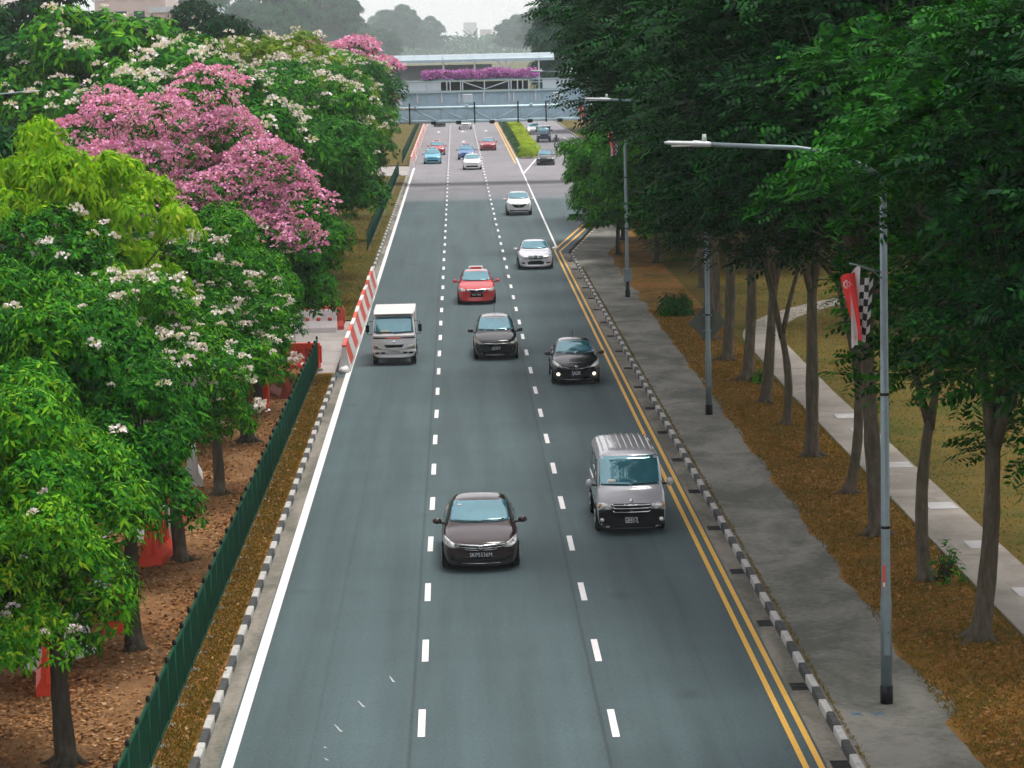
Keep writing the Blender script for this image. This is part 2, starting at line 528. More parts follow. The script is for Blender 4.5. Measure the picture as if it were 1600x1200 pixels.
# concrete footpath with an uneven grass edge
pts_r = []
y = 20.0
while y < 160:
    b = .10*math.sin(y*.9) + .06*math.sin(y*2.3+1) + rng.uniform(-.03, .03)
    if 48 < y < 51: b += .18
    pts_r.append((8.42 + b, y)); y += .8
fp = [(6.45, 20)] + pts_r + [(8.7, 162), (10.2, 172), (10.6, 184), (9.1, 184.4), (6.45, 161.6)]
footpath = sheet('footpath', fp, GZ+.006, M['footpath'])

# gutters
sheet('gutter_left', rect(-4.62, -4.31, 20, 103), .004, M['gutter'])
sheet('gutter_left_far', rect(-4.62, -4.36, 140, 262), .004, M['gutter'])
gut = sheet('gutter_right', rect(5.92, 6.31, 20, 161.5), .004, M['gutter'])
mb = MB()
mb.box(-.155, .155, -.30, .30, .001, .006)  # solid dark plate painted as the shaded hole below the bars
grate_me = mb.mesh('drain_inlet')
mb = MB()
for k in range(5):
    mb.box(-.14, .14, -.25+k*.12, -.21+k*.12, .0062, .012)
bars_me = mb.mesh('grate_bars')
for k in range(20):
    o = mobj('drain_inlet', grate_me, M['gap_shade'], gut, (6.15, 45.8 + 5.8*k, .004))
    mobj('grate_bars', bars_me, M['black_metal'], o)

# kerbs of alternating black and white blocks
mb = MB(); mb.cbox(-.07, .07, -.49, .49, -.05, .15, .018)
kb_w = mb.mesh('kerb_block'); kb_b = kb_w.copy()
kb_w.materials.append(M['kerb_white']); kb_b.materials.append(M['kerb_black'])
def kerb(name, pts, step=1.0, big=None):
    root = empty(name); root['kind'] = 'structure'
    i = 0
    for (a, b) in zip(pts[:-1], pts[1:]):
        a = Vector((*a, 0)); b = Vector((*b, 0))
        L = (b-a).length; n = max(1, round(L/step)); d = (b-a)/n
        ang = math.atan2(-d.x, d.y)
        for k in range(n):
            p = a + d*(k+.5)
            o = mobj('kerb_block', kb_w if i % 2 else kb_b, None, root, (p.x + rng.uniform(-.006, .006), p.y, rng.uniform(-.006, .006)),
                     (0, rng.uniform(-.02, .02), ang + rng.uniform(-.006, .006)), (1, (L/n)/1.0*.995, 1))
            i += 1
    return root
kerb('kerb_left', [(-4.70, 36), (-4.70, 103)])
kerb('kerb_left_far', [(-4.70, 139), (-4.70, 261)], 1.5)
kerb('kerb_right', [(6.39, 36), (6.39, 160), (6.75, 163.2), (9.0, 183.2)])
kerb('kerb_side_road', [(9.0, 184.8), (16, 206.8), (40, 215.6)], 2.0)
kerb('kerb_slip_road', [(15.3, 440), (15.3, 318), (19, 303), (40, 307)], 3.0)

# painted markings, a sheet of 4 mm each, children of the road
def marks(name, polys, mat, z=.008):
    for poly in polys:
        me = bpy.data.meshes.new(name)
        me.from_pydata([(x, y_, z) for x, y_ in poly], [], [tuple(range(len(poly)))])
        mobj(name, me, mat, road)
dash_me = bpy.data.meshes.new('lane_dash')
dash_me.from_pydata([(-.065, -1.03, 0), (.065, -1.03, 0), (.065, 1.03, 0), (-.065, 1.03, 0)], [], [(0, 1, 2, 3)])
for k in range(-2, 62):
    for X, ph in ((LANE_A, 49.54), (LANE_B, 49.16)):
        yy = ph + 6.09*k
        if yy < 260 or k % 1 == 0:
            mobj('lane_dash', dash_me, M['white_line'], road, (X + rng.uniform(-.008, .008), yy, .008), (0, 0, rng.uniform(-.004, .004)))
def strip(x0, x1, y0, y1, w):
    return [(x0-w/2, y0), (x0+w/2, y0), (x1+w/2, y1), (x1-w/2, y1)]
marks('edge_line', [strip(-4.12, -4.25, 22, 100, .20), strip(-4.25, -4.30, 100, 280, .19)], M['white_line'])
marks('yellow_line', [strip(5.56, 5.56, 22, 164.6, .105), strip(5.82, 5.82, 22, 163.4, .105)], M['yellow_line'])
marks('yellow_line', [[(5.51, 164.6), (5.61, 164.6), (8.75, 190.2), (8.6, 190.6)], [(5.77, 163.4), (5.87, 163.4), (9.0, 188.4), (8.85, 188.8)]], M['yellow_line'], .009)
marks('junction_line', [strip(5.75, 6.10, 166.5, 262, .12), strip(6.10, 6.25, 262, 300, .16)], M['white_line'])
marks('junction_line', [strip(6.10, 8.6, 262, 300, .16)], M['white_line'], .012)
marks('yellow_line', [strip(6.2, 6.2, 300, 440, .14), strip(5.85, 5.9, 285, 440, .14)], M['yellow_line'])
marks('slip_line', [strip(13.6, 15.0, 360, 285, .16)], M['white_line'])
marks('slip_line', [strip(14.3, 15.0, 300, 262, .2)], M['yellow_line'])
for yy in (352, 394):
    for X in (-2.5, .85, 4.1):
        marks('lane_arrow', [[(X-.09, yy), (X+.09, yy), (X+.09, yy+3), (X-.09, yy+3)], [(X, yy-2.2), (X+.45, yy-.02), (X-.45, yy-.02)]], M['white_line'])
# scuffed survey paint ticks in the near lane
def gp_tick(x, y_, dx, dy, w=.035):
    n = Vector((-dy, dx)).normalized()*w
    return [(x-n.x*.4, y_-n.y*.4), (x+n.x*.4, y_+n.y*.4), (x+dx*.55+n.x, y_+dy*.55+n.y), (x+dx*.5+n.x*1.3, y_+dy*.62), (x+dx+n.x*1.6, y_+dy), (x+dx-n.x*1.6, y_+dy), (x+dx*.55-n.x, y_+dy*.55-n.y)]
marks('paint_tick', [gp_tick(-1.56, 53.4, .10, -.52, .018), gp_tick(-2.10, 51.4, .13, -.50, .018), gp_tick(-2.46, 49.6, .15, -.55, .018),
                     gp_tick(-2.57, 48.0, .03, -.10, .018), gp_tick(-2.53, 47.2, .07, -.16, .018)], simple('worn_white_paint', (.40, .42, .43), .7))
# blue survey crosses on the footpath at the lamp base
for X, Y in ((6.85, 48.85), (7.25, 48.8)):
    me = bpy.data.meshes.new('survey_mark')
    w = .012
    me.from_pydata([(-.11,-.10,0),(-.09,-.13,0),(.11,.10,0),(.09,.13,0),(-.11,.10,.002),(-.09,.13,.002),(.11,-.10,.002),(.09,-.13,.002)], [], [(0,1,2,3),(4,5,6,7)])
    mobj('survey_mark', me, simple('blue_spray', (.03, .16, .28), .7), footpath, (X, Y, GZ+.012))

# park path: separate slabs, each a touch out of level
path = empty('park_path'); path['kind'] = 'structure'
mb = MB(); mb.cbox(-.745, .745, -.742, .742, -.10, 0, .012)
slab_me = mb.mesh('slab')
cl = []
y = 30.0
while y < 112: cl.append((11.80 + max(0, y-95)*.012, y)); y += 1.5
cx, cy, ca = cl[-1][0], cl[-1][1], 0.0
while cx < 40:
    ca = min(ca + .05, 1.45); cx += 1.5*math.sin(ca); cy += 1.5*math.cos(ca); cl.append((cx, cy))
for i, (x, y) in enumerate(cl):
    nx, ny = cl[min(i+1, len(cl)-1)]; px, py = cl[max(i-1, 0)]
    a = math.atan2(nx-px, ny-py)
    mobj('slab', slab_me, M['park_path'], path, (x, y, GZ+.03+rng.uniform(-.006, .006)), (rng.uniform(-.003, .003), rng.uniform(-.003, .003), -a), (1, 1.02, 1))
mb = MB(); mb.cbox(-.36, .36, -.5, .5, -.02, 0, .005)
ps = mb.mesh('pale_slab')
for X, Y in ((12.1, 88.0), (12.15, 84.6), (12.1, 77.6), (12.1, 70.6), (12.1, 65.0), (12.1, 59.2)):
    mobj('pale_slab', ps, M['pale_slab'], path, (X, Y, GZ+.046))

# central island with its kerb
isl = slab('island', [(6.65, 296), (7.9, 296), (9.0, 330), (9.2, 470), (6.5, 470)], -.1, .16, M['gutter'])

# ================================================================== fences
PITCH = 1.5
mb = MB(); mb.tube([(0, 0, -.15), (0, 0, 1.16)], .030, 8)
post_me = mb.mesh('post')
mb = MB(); mb.tube([(0, 0, 1.15), (0, 0, 1.17), (0, 0, 1.22), (0, 0, 1.25)], [.036, .042, .034, .010], 8)
cap_me = mb.mesh('post_cap')
mb = MB(); mb.box(-.009, .009, -.009, .009, .10, 1.08)
bar_me = mb.mesh('bar')
mb = MB(); mb.tube([(.04, 0, -.03), (.04, 0, .012), (.04, 0, .022)], [.17, .15, .10], 7); foot_me = mb.mesh('footing')
def fence(label, x0, y0, x1, y1, nbars=11, single=0, x_z=GZ):
    root = empty('fence', (x0, y0, x_z), math.atan2(y1-y0, x1-x0) - math.pi/2)
    tag(root, label, 'fence', 'green railings')
    L = math.hypot(x1-x0, y1-y0)
    n = max(1, round(L/PITCH)); d = L/n
    rest = MB(); cnt = 0
    for k in range(n+1):
        p = mobj('post', post_me, M['fence_green'], root, (0, k*d, 0), (rng.uniform(-.012, .012), rng.uniform(-.012, .012), 0))
        mobj('post_cap', cap_me, M['black_metal'], p)
        mobj('footing', foot_me, M['gutter'], p)
        if k == n: break
        for (ra, rb) in ((1.08, 1.13), (.06, .10)):
            mb = MB(); mb.box(-.022, .022, k*d+.03, k*d+d-.03, ra, rb); mb.build('rail', M['fence_green'], root)
        for j in range(nbars):
            yb = k*d + d*(j+1)/(nbars+1)
            if cnt < single:
                mobj('bar', bar_me, M['fence_green'], root, (0, yb, 0)); cnt += 1
            else:
                rest.box(-.009, .009, yb-.009, yb+.009, .10, 1.08)
    if rest.v:
        o = rest.build('bars', M['fence_green'], root); o['kind'] = 'stuff'
    return root
fence('long green steel railing beside the leaf litter and the near kerb', -5.42, 38.9, -5.42, 105, 19, 300)
fence('short green railing across the verge behind the white barrier', -9.6, 125.2, -5.42, 125.2, 11, 40)
fence('green railing on the far verge, before the pale access crossing', -5.42, 166, -5.50, 264, 9)
fence('farthest green railing, beyond the pale access crossing', -5.6, 288, -5.6, 440, 7)

# ================================================================== street lamps
def lamp(label, x, y, arm=3.9, side=-1, base_z=GZ, sticker=False, box=False, z_top=10.3):
    root = empty('street_lamp', (x, y, base_z)); tag(root, label, 'street lamp', 'street lamps')
    H = z_top - base_z
    mb = MB(); mb.tube([(0, 0, .32), (0, 0, 1.9), (0, 0, 2.0), (0, 0, H-.75)], [.105, .10, .085, .062], 10)
    mb.build('pole', M['galv'], root)
    mb = MB(); mb.tube([(0, 0, -.05), (0, 0, .33)], .118, 10); mb.build('base_band', M['black_metal'], root)
    mb = MB(); mb.cbox(-.055, .055, -.118, -.07, .9, 1.75, .006)
    d = mb.build('access_door', M['galv'], root)
    mb = MB(); mb.tube([(.02, -.121, 1.32), (.02, -.112, 1.32)], .012, 6); mb.build('lock', M['black_metal'], d)
    for zz in (3.2, 5.6):
        mb = MB(); mb.tube([(0, 0, zz), (0, 0, zz+.05)], .088, 10); mb.build('band', M['black_metal'], root)
    s = side
    mb = MB()
    pts = [(0, 0, H-.9), (0, 0, H-.75), (s*.18, 0, H-.60), (s*.5, 0, H-.42), (s*.95, 0, H-.25), (s*1.5, 0, H-.15), (s*(arm-.75), 0, H-.05)]
    mb.tube(pts, [.062, .06, .055, .05, .045, .042, .04], 8); mb.build('arm', M['galv'], root)
    mb = MB()
    sec = [(0.0, .05, .045), (.08, .075, .055), (.30, .085, .06), (.33, .085, .045), (.75, .095, .035), (.82, .06, .02)]
    vs, fs = [], []
    for (t, w, h) in sec:
        X = s*(arm-.82+t); Z = H-.05+t*.06
        for k in range(10):
            a = 2*math.pi*k/10
            vs.append((X, w*math.cos(a)*1.1, Z + h*math.sin(a)))
    for i in range(len(sec)-1):
        for k in range(10):
            j = (k+1) % 10
            fs.append((i*10+k, i*10+j, (i+1)*10+j, (i+1)*10+k))
    fs += [tuple(range(9, -1, -1)), tuple(range(50, 60))]
    mb.add(vs, fs, True)
    head = mb.build('lamp_head', M['galv_light'], root)
    mb = MB(); mb.tube([(s*(arm-.70), 0, H+.0), (s*(arm-.70), 0, H+.13)], [.045, .035], 8); mb.build('photocell', M['galv_light'], head)
    mb = MB(); mb.cbox(min(s*(arm-.12), s*(arm-.5)), max(s*(arm-.12), s*(arm-.5)), -.07, .07, H-.075, H-.045, .008); mb.build('lens', M['plate_white'], head)
    if sticker:
        st = MB(); st.cbox(-.075, -.025, -.112, -.095, 2.15, 2.55, .004); o = st.build('sticker', M['stripe_red'], root)
        st = MB(); st.box(-.07, -.03, -.1135, -.111, 2.16, 2.24); st.build('sticker_print', M['plate_white'], o)
    if box:
        st = MB(); st.cbox(-.19, .19, -.32, -.09, .75, 1.35, .02); st.build('control_box', M['galv'], root)
        st = MB(); st.cbox(-.06, .06, -.2, -.11, -.02, .75, .01); st.build('conduit', M['black_metal'], root)
    return root
lamp('nearest street lamp, red sticker on the pole, standing on the footpath', 7.5, 49.6, 3.85, sticker=True)
lamp('street lamp carrying the diamond sign, at the footpath edge', 7.87, 89.4, 3.8)
lamp('street lamp with a grey control box low on its pole', 7.85, 131.8, 2.35, box=True)
lamp('street lamp behind the low bushy tree near the junction', 8.9, 181.0, 4.1)
lamp('street lamp over the slip road by the overhead bridge', 16.6, 330.0, 4.1)
lamp('street lamp reaching in at the left border above the dark trees', -23.1, 131.2, 3.9, side=1, z_top=10.4)

# diamond sign seen from behind, clamped to the second lamp
sg = empty('diamond_sign', (7.87, 89.52, GZ)); tag(sg, 'grey back of a diamond-shaped sign clamped to the lamp post', 'sign')
zc = 2.95
mb = MB(); mb.prism([(-.62, zc), (-.03, zc-.60), (.03, zc-.60), (.62, zc), (.03, zc+.60), (-.03, zc+.60)], 'y', .02, .045)
mb.build('sign_plate', M['sign_back'], sg)
for dz in (-.25, .25):
    mb = MB(); mb.tube([(-.13, -.1, zc+dz), (.13, -.1, zc+dz), (.13, .015, zc+dz), (-.13, .015, zc+dz), (-.13, -.1, zc+dz)], .018, 6); mb.build('clamp', M['galv'], sg)

# flags: a red and white one with a chequered one behind it
def chequer_mat():
    m, nt, b = new_mat('chequered_cloth')
    uv = N(nt, 'ShaderNodeTexCoord').outputs['UV']
    ch = N(nt, 'ShaderNodeTexChecker'); ch.inputs['Scale'].default_value = 1.0
    mp = N(nt, 'ShaderNodeMapping'); mp.inputs['Scale'].default_value = (4, 9, 1)
    nt.links.new(uv, mp.inputs['Vector']); nt.links.new(mp.outputs[0], ch.inputs['Vector'])
    ch.inputs['Color1'].default_value = (.55, .58, .60, 1); ch.inputs['Color2'].default_value = (.012, .014, .016, 1)
    nt.links.new(ch.outputs['Color'], b.inputs['Base Color']); b.inputs['Roughness'].default_value = .85
    return m
M['chequer'] = chequer_mat()
M['flag_red'] = simple('flag_red_cloth', (.68, .035, .035), .8, 0, .1)
M['flag_white'] = simple('flag_white_cloth', (.70, .67, .72), .8, 0, .06)
def cloth(w, h, u0, u1, amp, ph, nx=6, nz=16, lean=.0, taper=.0):
    vs, fs, uvs = [], [], []
    for j in range(nz+1):
        v = j/nz
        for i in range(nx+1):
            u = u0 + (u1-u0)*i/nx
            x = -w*u*(1-taper*v) + lean*v
            yy = amp*math.sin(u*7+ph+v*2.2)*(.3+u)
            z = -h*v - .28*h*u*(1-v)*.6 + .03*math.sin(u*9+ph)
            vs.append((x, yy, z)); uvs.append((u, v))
    for j in range(nz):
        for i in range(nx):
            a = j*(nx+1)+i
            fs.append((a, a+1, a+nx+2, a+nx+1))
    me = bpy.data.meshes.new('cloth'); me.from_pydata(vs, [], fs)
    uvl = me.uv_layers.new(name='UVMap')
    for l in me.loops: uvl.data[l.index].uv = uvs[l.vertex_index]
    for p in me.polygons: p.use_smooth = True
    return me
def flags(x, y, z, lab_a, lab_b, s=1.0):
    # x,y: lamp pole; national flag hangs nearer the road, chequered one beside it
    a = empty('flag', (x-.42, y-.16, z)); tag(a, lab_a, 'flag', 'red and white flags')
    a.scale = (s, s, s)
    mb = MB(); mb.tube([(.36, .12, -.12), (.0, 0, .0), (-.22, -.06, .06)], .014, 6); mb.build('staff', M['galv'], a)
    c1 = mobj('red_half', cloth(.42, 1.32, .42, 1.0, .06, .4, lean=.02, taper=.55), M['flag_red'], a, (.05, -.04, .03))
    mobj('white_half', cloth(.42, 1.42, .0, .44, .05, .4, lean=-.06, taper=.4), M['flag_white'], a, (-.02, -.02, -.0))
    mb = MB()
    for k in range(5):
        aa = k*2*math.pi/5
        mb.box(-.30+.035*math.cos(aa)-.010, -.30+.035*math.cos(aa)+.010, -.125, -.118, -.33+.035*math.sin(aa)-.010, -.33+.035*math.sin(aa)+.010)
    for k in range(9):
        aa = math.pi/2 + k*math.pi/8
        mb.box(-.335+.05*math.cos(aa)-.012, -.335+.05*math.cos(aa)+.012, -.125, -.117, -.33+.06*math.sin(aa)-.012, -.33+.06*math.sin(aa)+.012)
    mb.build('crescent_and_stars', M['flag_white'], c1)
    b = empty('flag', (x-.20, y-.05, z-.10)); tag(b, lab_b, 'flag', 'chequered flags')
    b.scale = (s, s, s)
    mb = MB(); mb.tube([(.16, .0, -.14), (.0, 0, .0), (-.25, -.02, .10)], .014, 6); mb.build('staff', M['galv'], b)
    mobj('cloth', cloth(.34, 1.22, .0, 1.0, .07, 2.0, lean=-.10, taper=.25), M['chequer'], b, (.02, .0, -.02))
flags(7.5, 49.6, 8.05, 'red and white flag hanging from the nearest street lamp', 'black and white chequered flag on the nearest street lamp')
flags(7.75, 131.8, 7.95, 'red and white flag above the bushy tree, by the gantry column', 'chequered flag above the bushy tree, by the gantry column', .85)
flags(8.6, 181.0, 8.1, 'red and white flag in front of the gantry truss', 'chequered flag in front of the gantry truss', 1.0)

# ================================================================== gantry and overhead bridge
M['bridge_grey'] = simple('bridge_panel_paint', (.36, .51, .60), .6, .1, .10, .8, dirt=(.20, .25, .27, .35))
M['bridge_pale'] = simple('bridge_pale_paint', (.56, .64, .69), .55, .1, .08, .8, dirt=(.28, .33, .35, .3))
M['truss'] = simple('truss_paint', (.42, .57, .63), .5, .2, .1, 1.2, dirt=(.14, .18, .19, .35))
M['roof_sheet'] = simple('roof_sheet', (.30, .38, .42), .4, .3, .08, .9)
M['roof_white'] = simple('roof_post_white', (.62, .64, .66), .5, 0, .05)
M['tan'] = simple('tan_panel', (.60, .56, .50), .7, 0, .1)

ga = empty('gantry', (0, 238, 0)); tag(ga, 'grey steel truss gantry spanning the road before the overhead bridge', 'gantry')
XL, XR = -8.4, 12.4
for (z, yy) in ((6.80, -.5), (5.66, -.5), (6.80, .6), (5.66, .6)):
    mb = MB(); mb.tube([(XL, yy, z), (XR, yy, z)], .13, 8); mb.build('chord', M['truss'], ga)
n = 9
for yy in (-.5, .6):
    for k in range(n):
        xa = XL + (XR-XL)*k/n; xb = XL + (XR-XL)*(k+1)/n
        za, zb = (6.8, 5.66) if k < n/2 else (5.66, 6.8)
        mb = MB(); mb.tube([(xa, yy, za), (xb, yy, zb)], .075, 6); mb.build('diagonal', M['truss'], ga)
        mb = MB(); mb.tube([(xa, yy, 5.66), (xa, yy, 6.8)], .045, 6); mb.build('strut', M['truss'], ga)
for xx in (XL+.3, XR-.2):
    mb = MB(); mb.tube([(xx, .05, 0), (xx, .05, 7.0)], [.30, .24], 12); mb.build('column', M['bridge_grey'], ga)
for xx in (-3.9, 1.55, 5.2, 7.55):
    mb = MB(); mb.cbox(xx-.06, xx+.06, -.76, -.64, 5.45, 7.25, .02); s_ = mb.build('sensor_mast', M['black_metal'], ga)
for xx in (-1.9, .2, 3.0, 6.2, 8.7):
    mb = MB(); mb.cbox(xx-.22, xx+.22, -.95, -.64, 5.42, 5.72, .05); mb.build('sensor', M['trim_black'], ga)
for xx in (-3.4, .9, 6.3, 9.2):
    mb = MB(); mb.cbox(xx-.14, xx+.14, -.82, -.60, 6.78, 7.05, .04); mb.build('camera_housing', M['truss'], ga)
for xx in (1.0, 8.6):
    mb = MB(); mb.cbox(xx-.4, xx+.4, -.2, .3, 7.2, 7.9, .04); mb.build('cabinet', M['bridge_pale'], ga)

br = empty('overhead_bridge', (0, 244, 0)); tag(br, 'pale grey overhead footbridge with a long roof and flower troughs', 'bridge')
BX0, BX1 = -20.0, 26.0
mb = MB(); mb.box(BX0, BX1, .25, 5.4, 5.5, 5.9); mb.build('deck', M['bridge_grey'], br)
x = BX0; pw = 1.25
mb = MB(); mb.cbox(.022, pw-.022, 0, .2, 5.6, 7.95, .02); panel_me = mb.mesh('panel')
mb = MB(); mb.box(-.035, .035, -.09, 0, 5.6, 7.95); rib_me = mb.mesh('rib')
while x < BX1-.1:
    mobj('panel', panel_me, M['bridge_grey'], br, (x, rng.uniform(-.01, .01), 0))
    mobj('rib', rib_me, M['truss'], br, (x, -.012, 0))
    x += pw
mb = MB(); mb.box(BX0, BX1, -.25, .3, 7.97, 8.12); mb.build('ledge', M['truss'], br)
# upper parapet: panels at both ends, dark slab standing for the shaded opening, framed in steel between
mb = MB(); mb.cbox(.012, pw-.012, .05, .2, 8.14, 8.92, .02); up_me = mb.mesh('parapet_panel')
x = BX0
while x < BX1-.1:
    if not (-1.4 < x < 6.6):
        mobj('parapet_panel', up_me, M['bridge_pale'], br, (x, 0, 0))
    x += pw
mb = MB(); mb.box(-1.3, 6.3, .25, .4, 8.14, 8.86); mb.build('opening_shade', M['gap_shade'], br)
mb = MB(); mb.box(BX0, BX1, -.05, .35, 8.93, 9.02); mb.build('coping', M['truss'], br)
for xx in (-1.3, -.75, -.45, .45, .62, 2.5, 4.6, 4.8, 5.35, 5.8, 6.3):
    mb = MB(); mb.box(xx-.05, xx+.05, -.02, .08, 8.13, 8.92); mb.build('mullion', M['bridge_pale'], br)
for (xa, xb) in ((.62, 2.5), (4.6, 2.5)):
    mb = MB(); mb.tube([(xa, -.02, 8.88), (xb, -.02, 8.2)], .045, 6); mb.build('brace', M['bridge_pale'], br)
for xx in (-3.3, -1.2, .3, 2.4, 4.6, 5.0, 6.9, 8.7):
    mb = MB(); mb.box(xx-.06, xx+.06, -.14, -.06, 7.1, 7.95); mb.build('bracket', M['roof_white'], br)
# trough
mb = MB(); mb.cbox(-2.9, 7.2, .1, .7, 9.03, 9.16, .03); mb.build('planter_trough', M['bridge_grey'], br)
# roof with posts; the sheets arch over the walkway
rx0, rx1 = -12.0, 8.6
seg = 17
sw = (rx1-rx0)/seg
prof = [(a_+1.8, b_) for a_, b_ in [(-.9, 10.72), (-.75, 10.88), (0.2, 11.12), (1.5, 11.22), (2.8, 11.12), (4.0, 10.85), (4.0, 10.80), (2.8, 11.06), (1.5, 11.16), (.2, 11.06), (-.75, 10.80), (-.9, 10.66)]]
mb = MB(); mb.prism(prof, 'x', .01, sw-.01); rs = mb.mesh('roof_sheet')
for k in range(seg): mobj('roof_sheet', rs, M['roof_sheet'], br, (rx0+k*sw, 0, 0))
mb = MB(); mb.box(rx0, rx1, .82, .92, 10.55, 10.78); mb.build('roof_fascia', M['truss'], br)
for xx in (-9.0, -5.5, -1.0, 1.7, 4.4, 7.25):
    mb = MB(); mb.box(xx-.075, xx+.075, 1.0, 1.15, 5.9, 10.9); mb.build('roof_post', M['roof_white'], br)
for sx in (-1, 1):
    mb = MB(); mb.tube([(4.4, 1.05, 9.8), (4.4+sx*.9, 1.0, 10.7)], .05, 6); mb.build('roof_brace', M['roof_white'], br)
mb = MB(); mb.box(-8.5, 3.2, 5.15, 5.25, 9.0, 10.3); mb.build('rear_screen', M['tan'], br)
for k in range(14):
    mb = MB(); mb.box(-8.5+k*.9-.03, -8.5+k*.9+.03, 5.05, 5.14, 9.0, 10.3); mb.build('screen_mullion', M['truss'], br)
mb = MB(); mb.box(BX0, BX1, 5.18, 5.30, 5.9, 7.2); mb.build('rear_parapet', M['bridge_grey'], br)
mb = MB(); mb.box(BX0, BX1, 5.2, 5.28, 8.6, 8.7); mb.build('handrail', M['truss'], br)
for xx in (-14.0, 14.6, 24.0, -19.0):
    mb = MB(); mb.cbox(xx-.45, xx+.45, 1.0, 2.2, 0, 5.5, .06); mb.build('pier', M['bridge_pale'], br)
# small floodlight pair on the right-hand parapet
fl = empty('floodlight', (9.9, 244.1, 9.02)); tag(fl, 'white floodlight on the bridge parapet beside the purple flowers', 'floodlight')
mb = MB(); mb.tube([(0, 0, 0), (0, 0, .35)], .05, 6); mb.build('stem', M['black_metal'], fl)
mb = MB(); mb.cbox(-.2, .22, -.15, .15, .30, .95, .05); mb.build('housing', M['roof_white'], fl)
# ================================================================== vehicles
def hood(hw, y, f, zb, zsh, zc):
    w = hw*f
    d = zc - zsh
    return [(0, y, zb), (w*.80, y, zb), (w*.965, y, zb+.10), (w, y, zb+(zsh-zb)*.55), (w*.985, y, zsh-.06), (w*.90, y, zsh),
            (w*.74, y, zsh+d*.55), (w*.52, y, zsh+d*.85), (w*.27, y, zsh+d*.97), (0, y, zc)]
def cabin(hw, y, f, zb, belt, hwr, zrail, zroof, wb=.93):
    w = hw*f
    return [(0, y, zb), (w*.80, y, zb), (w*.965, y, zb+.10), (w, y, zb+(belt-zb)*.55), (w*.985, y, belt-.05), (w*wb, y, belt+.01),
            ((w*wb*.45+hwr*.55)*1.015, y, belt*.45+zrail*.55), (hwr, y, zrail), (hwr*.62, y, zroof-.012), (0, y, zroof)]

def loft_body(rows, sweep=.10):
    K = 10
    ring = []
    bm = bmesh.new()
    for r in rows:
        vs = [bm.verts.new(p) for p in r]
        ls = [None] + [bm.verts.new((-p[0], p[1], p[2])) for p in r[1:K-1]] + [None]
        ls[0] = vs[0]; ls[K-1] = vs[K-1]
        ring.append((vs, ls))
    for (a, al), (b, bl) in zip(ring[:-1], ring[1:]):
        for k in range(K-1):
            bm.faces.new((a[k], a[k+1], b[k+1], b[k]))
            bm.faces.new((al[k+1], al[k], bl[k], bl[k+1]))
    for (v, l), s in ((ring[0], 1), (ring[-1], -1)):
        for k in range(K-1):
            f = [v[k], l[k], l[k+1], v[k+1]]
            f = [q for i, q in enumerate(f) if q not in f[:i]]
            if s < 0: f.reverse()
            bm.faces.new(f)
    L = rows[-1][0][1]
    hw = max(p[0] for r in rows for p in r)
    for v in bm.verts:          # plan-view sweep of nose and tail
        x = abs(v.co.x)/hw
        if v.co.y < .7: v.co.y += sweep*2.2*x**2.6*(1-v.co.y/.7)
        elif v.co.y > L-.6: v.co.y -= sweep*1.4*x**2.6*(1-(L-v.co.y)/.6)
    bmesh.ops.recalc_face_normals(bm, faces=bm.faces)
    me = bpy.data.meshes.new('cage'); bm.to_mesh(me); bm.free()
    o = bpy.data.objects.new('cage', me); COL.objects.link(o)
    md = o.modifiers.new('s', 'SUBSURF'); md.levels = 2; md.render_levels = 2
    dg = bpy.context.evaluated_depsgraph_get(); dg.update()
    out = bpy.data.meshes.new_from_object(o.evaluated_get(dg))
    bpy.data.objects.remove(o); bpy.data.meshes.remove(me)
    for p in out.polygons: p.use_smooth = True
    return out

